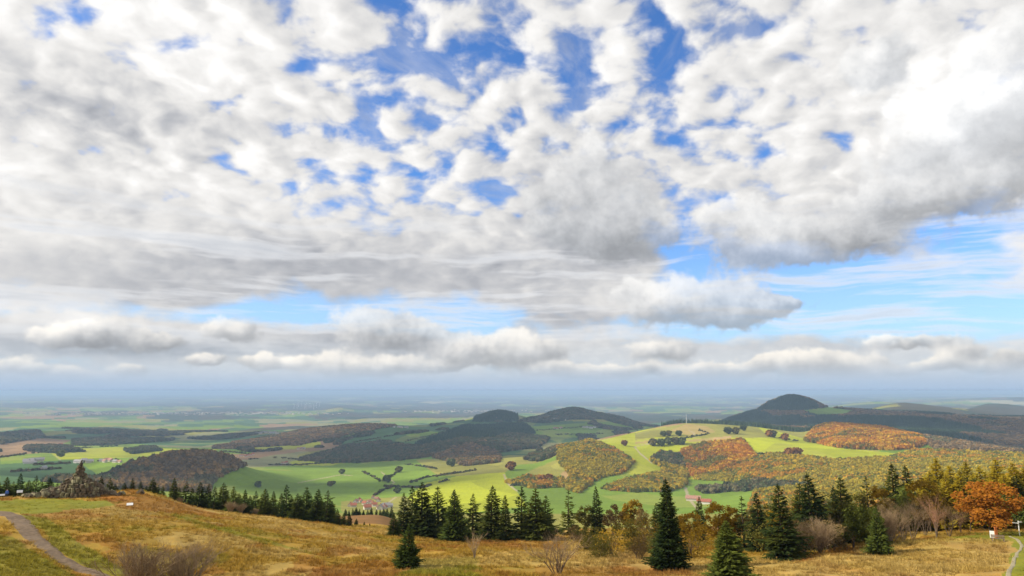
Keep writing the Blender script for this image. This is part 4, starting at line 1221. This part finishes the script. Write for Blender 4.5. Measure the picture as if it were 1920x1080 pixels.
def meadow_grass():
    def tuft(seed):
        r = random.Random(seed); mb = MB()
        for k in range(14):
            a = r.uniform(0, 6.28); rr = r.random() ** .6 * .42
            b = Vector((cos(a) * rr, sin(a) * rr, 0)); ln = r.uniform(.2, .75)
            t = b + Vector((cos(a) * ln * r.uniform(.2, .9), sin(a) * ln * r.uniform(.2, .9), r.uniform(.45, 1.0)))
            s = Vector((-sin(a), cos(a), 0)) * .045
            mb.add([tuple(b - s), tuple(b + s), tuple(t)], [(0, 1, 2)])
        return mb.mesh('grass_tuft', 'grass_blades')
    n = 90000
    D = np.exp(rng.uniform(np.log(66), np.log(235), n)); a = rng.uniform(AZ_IN[0], AZ_IN[-1], n)
    ii = np.clip(np.searchsorted(AZ_IN, a), 0, len(AZ_IN) - 1); jj = np.clip(np.searchsorted(DIST, D), 0, ND - 1)
    a = np.radians(a); x, y = np.sin(a) * D, np.cos(a) * D; z = ground_zv(x, y)
    px, py = project(x, y, z)
    paths = inside([(-80, 952), (35, 960), (62, 988), (95, 1022), (135, 1050), (185, 1073), (250, 1090), (215, 1095), (148, 1074), (102, 1052), (65, 1024), (33, 992), (10, 972), (-80, 966)], px, py) | inside([(1875, 1010), (1920, 1005), (1925, 1025), (1908, 1090), (1878, 1090), (1896, 1040)], px, py)
    c = cover[ii, jj]
    green = (c[:, 1] > c[:, 0] * .95)
    lump = fbm(x / 4, y / 4, 2, 91)
    keep = ~paths & (rng.random(n) < np.where(green, .35, .8)) & (lump > -.25)
    x, y, z, c, lump, green, D = (v[keep] for v in (x, y, z, c, lump, green, D))
    m = len(x)
    h = np.where(green, .12, .34) * rng.uniform(.5, 1.5, m) * (1 + lump) ; w = rng.uniform(.45, .95, m)
    tint = c * rng.uniform(.75, 1.45, (m, 1))
    scatter('meadow_grass', np.stack([x, y, z - .02], -1), rng.uniform(0, 6.28, m), np.stack([w, w, h], -1), tint, [tuft(s) for s in range(4)], 'dry tawny grass tufts covering the hilltop meadow', 'grass')


meadow_grass()


# ------------------------------------------------------------------ the rock monument on the hilltop
def stone_mesh(seed, material):
    r = random.Random(seed)
    vs = []
    for dz in (0, .5, 1):
        for k in range(6):
            a = 6.283 * k / 6 + r.uniform(-.3, .3)
            q = (.40 if dz == .5 else .33) * r.uniform(.8, 1.2)
            vs.append((cos(a) * q, sin(a) * q, dz - .5 + r.uniform(-.07, .07)))
    fs = [(5, 4, 3, 2, 1, 0), (12, 13, 14, 15, 16, 17)]
    for i in (0, 6):
        for k in range(6):
            fs.append((i + k, i + (k + 1) % 6, i + 6 + (k + 1) % 6, i + 6 + k))
    return mesh_of('stone', vs, fs, [material])


STONES = [stone_mesh(s, 'stone' if s % 3 else 'lichen_stone') for s in range(9)]


def monument():
    r = random.Random(5)
    x, y, z = spot(146, 163)
    o = tag(link('rock_monument', None, None, (x, y, z - .2), (0, 0, 0), (.86, .86, .86)), 'tall cairn of piled basalt rocks crowned by a bird statue', 'monument')
    prof = [(0.0, 5.0), (1.6, 4.6), (2.8, 3.7), (3.5, 2.7), (4.2, 1.9), (4.9, 1.2), (5.5, .75), (6.2, .55), (7.2, .45)]
    core = MB()
    n = 14
    for h, R in prof:
        for k in range(n):
            a = 6.283 * k / n
            q = R * .86 * r.uniform(.9, 1.06)
            core.v.append((cos(a) * q, sin(a) * q * .8, h))
    for i in range(len(prof) - 1):
        for k in range(n):
            core.f.append((i * n + k, i * n + (k + 1) % n, (i + 1) * n + (k + 1) % n, (i + 1) * n + k))
    core.f.append(tuple((len(prof) - 1) * n + k for k in range(n)))
    link('rubble_core', core.mesh('rubble_core', 'stone'), o)
    h = 0.35
    hs, Rs = [p[0] for p in prof], [p[1] for p in prof]
    while h < 7.0:
        R = float(np.interp(h, hs, Rs))
        m = max(4, int(6.283 * R / (.95 if h < 3 else .8)))
        a0 = r.random() * 6
        for k in range(m):
            a = a0 + 6.283 * k / m + r.uniform(-.06, .06)
            if sin(a) > .55 and h < 5:
                continue                                       # far side, out of sight
            s = r.uniform(.8, 1.35) * (1.0 if h < 4.5 else .8)
            q = R * r.uniform(.9, 1.05)
            tilt = .25 if h < 3 else .9
            link('stone', r.choice(STONES), o, (cos(a) * q, sin(a) * q * .8, h + r.uniform(-.15, .15)), (r.uniform(-tilt, tilt), r.uniform(-tilt, tilt), r.uniform(0, 6)), (s, s, s * r.uniform(.9, 1.5)))
        h += .85 if h < 3 else .62
    b = MB()
    b.tube([(0, 0, 7.15), (.05, 0, 7.5), (.12, 0, 7.95), (.05, 0, 8.3)], [.22, .36, .34, .16], 8)
    st = link('bird_statue', b.mesh('bird_statue', 'bronze', True), o)
    for sg in (-1, 1):
        w = MB()
        w.add([(-.1, sg * .30, 8.15), (.22, sg * .36, 8.0), (.02, sg * .40, 7.2), (-.32, sg * .30, 7.35), (-.1, sg * .22, 8.1), (.2, sg * .26, 7.95), (.0, sg * .28, 7.2), (-.28, sg * .2, 7.35)],
              [(0, 1, 2, 3), (7, 6, 5, 4), (0, 4, 5, 1), (1, 5, 6, 2), (2, 6, 7, 3), (3, 7, 4, 0)])
        link('wing', w.mesh('wing', 'bronze'), st)
    hd = MB(); hd.tube([(0, 0, 8.22), (.06, 0, 8.42), (.16, 0, 8.52), (.36, 0, 8.44)], [.13, .17, .14, .03], 7)
    link('head', hd.mesh('head', 'bronze', True), st)
    for nm, pxs, lab in (('rock_wall', (44, 112), 'low rough rock bank running from the cairn to the white board'), ('rock_wall', (178, 216), 'short rock bank at the foot of the cairn towards the long spruce row')):
        x0, y0, z0 = spot(pxs[0], 164)
        w = tag(link(nm, None, None, (x0, y0, z0)), lab, 'rock bank', 'rock banks beside the cairn')
        m = int((pxs[1] - pxs[0]) * .75)
        for k in range(m):
            t = k / (m - 1)
            xx, yy, zz = spot(pxs[0] + (pxs[1] - pxs[0]) * t, 163 + r.uniform(-1.6, 1.2))
            tall = (t if pxs[0] < 100 else 1 - t) ** 1.6
            for q in range(1 + int(3.4 * tall)):
                s = r.uniform(.8, 1.4)
                link('stone', r.choice(STONES), w, (xx - x0, yy - y0 + q * .25, zz - z0 + .15 + q * .55), (r.uniform(-1, 1), r.uniform(-1, 1), r.uniform(0, 6)), (s * 1.2, s, s))


monument()


def boulders():
    r = random.Random(8)
    for i, (px, D, s, lab) in enumerate([(1010 - 780, 161, 1.0, 'small grey boulder on the rusty mound, nearest the cairn'), (262, 163, 1.3, 'pale boulder on the brow of the rusty mound'), (222, 160, .9, 'small lichen covered boulder below the mound brow')]):
        x, y, z = spot(px, D)
        tag(link('boulder', STONES[i * 2], None, (x, y, z + .15), (.6, .8, i), (s * 1.5, s * 1.2, s)), lab, 'boulder')


boulders()


def people():
    x, y, z = spot(12, 170)
    sk = [((0, 0, .95), .15), ((0, 0, 1.2), .155), ((0, 0, 1.42), .16), ((0, 0, 1.54), .06), ((0, -.01, 1.66), .105), ((0, -.02, 1.74), .09),
          ((.10, 0, .90), .10), ((.11, .01, .50), .068), ((.12, .03, .08), .048), ((.12, -.12, .04), .04), ((-.10, 0, .90), .10), ((-.12, -.04, .50), .068), ((-.13, -.02, .08), .048), ((-.13, -.17, .04), .04),
          ((.20, 0, 1.40), .065), ((.25, .02, 1.12), .05), ((.24, -.08, .88), .036), ((-.20, 0, 1.40), .065), ((-.25, .02, 1.12), .05), ((-.24, -.08, .88), .036), ((0, -.12, 1.66), .02)]
    ed = [(0, 1), (1, 2), (2, 3), (3, 4), (4, 5), (0, 6), (6, 7), (7, 8), (8, 9), (0, 10), (10, 11), (11, 12), (12, 13), (2, 14), (14, 15), (15, 16), (2, 17), (17, 18), (18, 19), (4, 20)]
    k = len(sk)
    for sg, wrist in ((1, 16), (-1, 19)):
        for f, (dx, dy, L) in enumerate(((-.018, -.03, .085), (-.006, -.035, .095), (.006, -.03, .09), (.018, -.02, .075), (-.02 * sg, -.06, .06))):
            b = sk[wrist][0]
            sk.append(((b[0] + dx, b[1] + dy, b[2] - L), .009)); ed.append((wrist, len(sk) - 1))
    m = bpy.data.materials.new('clothing'); m.use_nodes = True
    g = Graph(m.node_tree)
    _, _, oz = g.sep(Sock(g, g.new('ShaderNodeTexCoord').outputs['Object']))
    c = g.mix(g.math('GREATER_THAN', oz, .93), (.03, .035, .06), (.06, .14, .50))
    c = g.mix(g.math('GREATER_THAN', oz, 1.53), c, (.50, .33, .25))
    c = g.mix(g.math('GREATER_THAN', oz, 1.72), c, (.05, .035, .02))
    b = g.new('ShaderNodeBsdfPrincipled'); g.put(b.inputs['Base Color'], c); b.inputs['Roughness'].default_value = .8
    finish(m, g, b)
    me = bpy.data.meshes.new('person'); me.from_pydata([s[0] for s in sk], ed, [])
    me.materials.append(m)
    o = link('person', me, None, (x, y, z), (0, 0, .5))
    md = o.modifiers.new('skin', 'SKIN')
    for i, s in enumerate(sk):
        me.skin_vertices[0].data[i].radius = (s[1], s[1])
    me.skin_vertices[0].data[0].use_root = True
    o.modifiers.new('round', 'SUBSURF').render_levels = 1
    tag(o, 'person in a blue jacket standing before the dark spruces', 'person')


people()


def small_furniture():
    def board(px, D, w, h, up, label, tilt=0.0, name='information_board'):
        x, y, z = spot(px, D)
        o = tag(link(name, None, None, (x, y, z), (0, 0, -radians(azel(px, 950)[0]))), label, 'sign')
        p = MB(); p.box((0, 0, 0), (w, .06, h)); link('panel', p.mesh('panel', 'white_paint'), o, (0, -.02, up + h / 2), (tilt, 0, 0))
        for sx in (-1, 1):
            q = MB(); q.box((0, 0, (up + h * .5) / 2 - .1), (.07, .07, up + h * .5 + .2)); link('post', q.mesh('post', 'weathered_wood'), o, (sx * w * .36, .06, 0))
    board(36, 164, .95, .5, .75, 'small white board beside the low rock bank', -.5)
    board(2, 166, 1.1, .35, .4, 'low white board at the picture edge behind the meadow', -.6)
    board(243, 141, 1.0, .55, .35, 'tilted white information board alone on the hillside meadow', -.9)
    board(1861, 131, .6, 1.0, .15, 'upright white panel under the copper beech')
    x, y, z = spot(1869, 130.5)
    o = tag(link('wooden_marker', None, None, (x, y, z)), 'upright orange wooden marker behind the dark bench', 'marker')
    b = MB(); b.box((0, 0, .8), (.42, .16, 1.7), 0, .9); link('post', b.mesh('post', 'orange_wood'), o)
    b = MB(); b.box((0, 0, 1.72), (.5, .24, .1)); link('cap', b.mesh('cap', 'orange_wood'), o)
    x, y, z = spot(1872, 128)
    o = tag(link('park_bench', None, None, (x, y, z), (0, 0, -.45)), 'dark wooden bench on the grass in front of the copper beech', 'bench')
    for k in range(3):
        b = MB(); b.box((0, -.16 + k * .16, .46), (1.7, .14, .05)); link('seat_plank', b.mesh('seat_plank', 'weathered_wood'), o)
    for k in range(2):
        b = MB(); b.box((0, .30, .66 + k * .18), (1.7, .05, .14)); link('back_plank', b.mesh('back_plank', 'weathered_wood'), o)
    for sx in (-.7, .7):
        b = MB(); b.box((sx, 0, .2), (.09, .42, .5)); b.box((sx, .34, .45), (.08, .05, .95)); link('leg', b.mesh('leg', 'weathered_wood'), o)
    x, y, z = spot(1912, 136)
    o = tag(link('signpost', None, None, (x, y, z)), 'pale signpost with short arms by the footpath', 'signpost')
    b = MB(); b.tube([(0, 0, -.2), (0, 0, 2.3)], [.07, .06], 6); link('post', b.mesh('post', 'white_paint'), o)
    for a, h in ((.3, 2.1), (2.6, 1.95)):
        b = MB(); b.box((cos(a) * .38, sin(a) * .38, h), (.75, .05, .16), a); link('arm', b.mesh('arm', 'white_paint'), o)


small_furniture()


# ------------------------------------------------------------------ houses, town, turbines, mast
def houses():
    r = random.Random(12)
    wl = MB(); wl.add([(-6, -4.5, -2), (6, -4.5, -2), (6, 4.5, -2), (-6, 4.5, -2), (-6, -4.5, 5), (6, -4.5, 5), (6, 4.5, 5), (-6, 4.5, 5), (-6, 0, 8.9), (6, 0, 8.9)],
                      [(0, 1, 5, 4), (1, 2, 6, 9, 5), (2, 3, 7, 6), (3, 0, 4, 8, 7)])
    W = {m: wl.mesh('wall', m) for m in ('cream_wall', 'pale_wall')}
    R = {}
    for m in ('red_tile', 'rose_tile', 'grey_tile'):
        b = MB()
        for sg in (-1, 1):
            b.add([(-6.7, sg * 5.4, 4.5), (6.7, sg * 5.4, 4.5), (6.7, 0, 9.25), (-6.7, 0, 9.25), (-6.7, sg * 5.4, 4.2), (6.7, sg * 5.4, 4.2), (6.7, 0, 8.95), (-6.7, 0, 8.95)], [(0, 1, 2, 3), (7, 6, 5, 4), (0, 4, 5, 1), (0, 3, 7, 4), (1, 5, 6, 2)])
        R[m] = b.mesh('roof', m)
    ch = MB(); ch.box((2.5, .8, 9.3), (.9, .9, 2.2)); CHM = ch.mesh('chimney', 'red_tile')
    V = [  # centre, spread, count, roof, label, size
        (688, 948, 34, 8, 13, 'red', 'red roofed house in the village below the green fields', 1.0), (722, 953, 12, 3, 4, 'grey', 'grey roofed house at the village edge', 1.0), (702, 936, 6, 2, 2, 'red', 'red roofed house above the village on the green slope', 1.0),
        (1318, 944, 10, 2, 2, 'red', 'red roofed farmhouse behind the narrow spruce', 1.1), (1302, 940, 5, 1, 1, 'rose', 'pale farm barn beside the red roofed farmhouse', 1.3),
        (208, 866, 20, 2.5, 8, 'rose', 'rose roofed house left of the brown wooded knoll', 1.1), (60, 868, 14, 3, 6, 'grey', 'whitish farm building in the far left fields', 1.2), (160, 868, 18, 2, 4, 'grey', 'pale farm building behind the cairn', 1.2), (82, 880, 3, 1, 1, 'grey', 'bright white barn alone in the far left fields', 1.3),
        (462, 855, 14, 3, 6, 'red', 'small house in the hamlet right of the brown knoll', 1.1), (533, 869, 6, 1, 3, 'red', 'house by the small bright triangular field', 1.1), (565, 842, 8, 1, 3, 'rose', 'rose roofed farm building beside the conifer slope', 1.3),
        (500, 813, 22, 1.5, 9, 'grey', 'pale house in the distant village below the brown ridge', 1.5), (112, 838, 12, 3, 5, 'red', 'tiny house by the brown far left field', 1.2), (750, 802, 16, .8, 4, 'grey', 'white farm building left of the twin peaks', 1.4),
        (1045, 788, 22, 1.5, 8, 'grey', 'pale house at the foot of the rounded wooded peak', 1.4), (1045, 804, 10, 1, 3, 'red', 'long red roofed farm building below the peak', 1.6), (1105, 803, 12, 1, 4, 'grey', 'grey farm building right of the long red roofed ones', 1.4),
        (926, 785, 10, 1, 4, 'rose', 'tiny house at the foot of the small dark peak', 1.4), (1608, 772, 6, .8, 2, 'grey', 'tiny farm under the big wooded hill', 1.4), (640, 862, 8, 1.5, 3, 'rose', 'small building in the dark mixed woods', 1.2)]
    for (px, py, sx, sy, n, roof, lab, k) in V:
        for i in range(n):
            hx = px + sx * (-1 + (2 * i + 1 + r.uniform(-.6, .6)) / n)
            x, y, z, D = ground_hit(hx, py + r.uniform(-sy, sy), 1300)
            s = k * r.uniform(.8, 1.15)
            o = tag(link('house', None, None, (x, y, z), (0, 0, r.choice((.2, 1.7, .5, -.4)) + r.uniform(-.2, .2)), (s, s, s)), lab if n == 1 else f'{lab}, {ORD[i]} from its left end', 'house', lab if n > 1 else None)
            m = {'red': r.choice(('red_tile', 'red_tile', 'rose_tile')), 'rose': r.choice(('rose_tile', 'rose_tile', 'grey_tile')), 'grey': 'grey_tile'}[roof]
            L = r.choice((1, 1, 1.5, 1.9) if k > 1.15 else (.9, 1, 1.25))
            link('wall', W[r.choice(('cream_wall', 'pale_wall', 'cream_wall'))], o, scale=(L, 1, 1))
            rf = link('roof', R[m], o, scale=(L, 1, 1)); link('chimney', CHM, rf, scale=(1 / L, 1, 1))
    # the far town reads as one pale mass
    b = MB()
    for i in range(420):
        u = r.random()
        px = r.choice((r.gauss(540, 50), r.gauss(460, 60), r.gauss(330, 90), r.gauss(200, 70), r.gauss(1470, 30), r.gauss(880, 60)))
        py = (776 if px < 700 else 757 if px > 1200 else 772) + r.gauss(0, 1.3) - (0 if px < 250 else .5)
        x, y, z, D = ground_hit(px, py, 9500)
        s = D / 16000
        b.box((x, y, z + 7 * s), (r.uniform(20, 80) * s, r.uniform(15, 30) * s, r.uniform(8, 15) * s), r.uniform(0, 3))
    tag(link('town_buildings', b.mesh('town_buildings', 'cream_wall')), 'pale far-off town spread in a thin line across the plain', 'town', None, 'stuff')


houses()


def turbines_and_mast():
    r = random.Random(3)
    tw = MB(); tw.tube([(0, 0, -5), (0, 0, 100)], [3.2, 1.8], 8)
    na = MB(); na.box((0, 1, 101), (4, 10, 4)); TW, NA_ = tw.mesh('tower', 'white_paint'), na.mesh('nacelle', 'white_paint')
    bl = MB(); bl.add([(-1, -.5, 0), (1, -.5, 0), (2.4, -.4, 10), (.5, -.3, 50), (-1, .3, 0), (1, .3, 0), (2.4, .1, 10), (.5, 0, 50)], [(0, 1, 2, 3), (7, 6, 5, 4), (0, 4, 5, 1), (1, 5, 6, 2), (2, 6, 7, 3), (3, 7, 4, 0)])
    BL_ = bl.mesh('blade', 'white_paint')
    for i in range(11):
        x, y, z = spot(552 + i * 4.6 + r.uniform(-1.5, 1.5), 19000 + r.uniform(-1500, 2500))
        o = tag(link('wind_turbine', None, None, (x, y, z), (0, 0, .3), (1.25, 1.25, 1.25)), f'tiny white wind turbine above the far-off town, {ORD[i]} of the row from its left end', 'wind turbine', 'wind turbines above the far-off town')
        link('tower', TW, o); link('nacelle', NA_, o)
        a = r.uniform(0, 2)
        for k in range(3):
            link('blade', BL_, o, (0, -4.5, 101), (0, a + k * 2.0944, 0))
    x, y, z = spot(1287, 3610)
    o = tag(link('radio_mast', None, None, (x, y, z)), 'thin pale radio mast on top of the sunlit hill', 'mast')
    b = MB(); b.tube([(0, 0, -2), (0, 0, 30), (0, 0, 46)], [1.0, .8, .4], 6); link('pole', b.mesh('pole', 'white_paint'), o)
    b = MB(); b.tube([(0, 0, 30), (0, 0, 33)], [1.6, 1.6], 8); link('antenna_drum', b.mesh('antenna_drum', 'grey_metal'), o)


turbines_and_mast()


# ------------------------------------------------------------------ high cloud out of view, added to shade chosen parts of the valley
def shade_clouds():
    m = bpy.data.materials.new('shade_cloud_white'); m.use_nodes = True
    g = Graph(m.node_tree)
    d, t, x, tp, x2 = g.new('ShaderNodeBsdfDiffuse'), g.new('ShaderNodeBsdfTranslucent'), g.new('ShaderNodeMixShader'), g.new('ShaderNodeBsdfTransparent'), g.new('ShaderNodeMixShader')
    d.inputs[0].default_value = (.9, .9, .9, 1); t.inputs[0].default_value = (.9, .9, .9, 1); x.inputs[0].default_value = .4; x2.inputs[0].default_value = .56
    L = g.t.links.new
    L(d.outputs[0], x.inputs[1]); L(t.outputs[0], x.inputs[2]); L(x.outputs[0], x2.inputs[1]); L(tp.outputs[0], x2.inputs[2])
    finish(m, g, x2)
    r = random.Random(9)
    H = 9000.0
    mb = MB()
    for (px, D, ra, rd) in [(560, 3450, 600, 480), (700, 4300, 1100, 800), (980, 5300, 1500, 1000), (890, 3500, 420, 480), (1480, 6500, 2300, 1500), (1790, 5100, 1300, 750), (1230, 4950, 1000, 560), (310, 2250, 420, 200), (120, 5600, 1600, 1000), (560, 6200, 1400, 900), (1900, 3900, 700, 380)]:
        x, y, z = spot(px, D)
        k = (H - z) / S[2]
        cx_, cy_ = x + S[0] * k, y + S[1] * k
        az = atan2(x, y)
        for q in range(16):
            u, v = r.gauss(0, .42), r.gauss(0, .42)
            wx, wy = u * ra * cos(az) + v * rd * sin(az), -u * ra * sin(az) + v * rd * cos(az)
            s = r.uniform(.28, .5)
            n, m2 = 14, 8
            vs, fs = [], []
            for i in range(m2 + 1):
                t_ = pi * i / m2
                for j in range(n):
                    a = 6.283 * j / n
                    b = 1 + .18 * sin(3 * a + q) * sin(2 * t_)
                    lx, ly, lz = sin(t_) * cos(a) * ra * s * b, sin(t_) * sin(a) * rd * s * b, cos(t_) * (320 if cos(t_) > 0 else 90) * b
                    vs.append((cx_ + wx + lx * cos(az) + ly * sin(az), cy_ + wy - lx * sin(az) + ly * cos(az), H + lz))
            for i in range(m2):
                for j in range(n):
                    fs.append((i * n + j, i * n + (j + 1) % n, (i + 1) * n + (j + 1) % n, (i + 1) * n + j))
            mb.add(vs, fs)
    tag(link('shade_clouds', mb.mesh('shade_clouds', 'shade_cloud_white', True)), 'unseen white cloud bank added on the sun side to shade the valley', 'cloud', None, 'stuff')


shade_clouds()


# ------------------------------------------------------------------ haze
def haze():
    b = MB(); b.box((0, 0, -267), (160000, 160000, 558))
    m = bpy.data.materials.new('haze_air'); m.use_nodes = True
    g = Graph(m.node_tree)
    v = g.new('ShaderNodeVolumePrincipled')
    v.inputs['Color'].default_value = (.50, .71, 1.0, 1)
    v.inputs['Density'].default_value = 0.000050
    v.inputs['Anisotropy'].default_value = 0.0
    out = g.new('ShaderNodeOutputMaterial'); g.t.links.new(v.outputs[0], out.inputs['Volume'])
    MATS[m.name] = m
    tag(link('haze', b.mesh('haze', 'haze_air')), 'pale blue haze filling the air over the plain', 'haze', None, 'stuff')


haze()
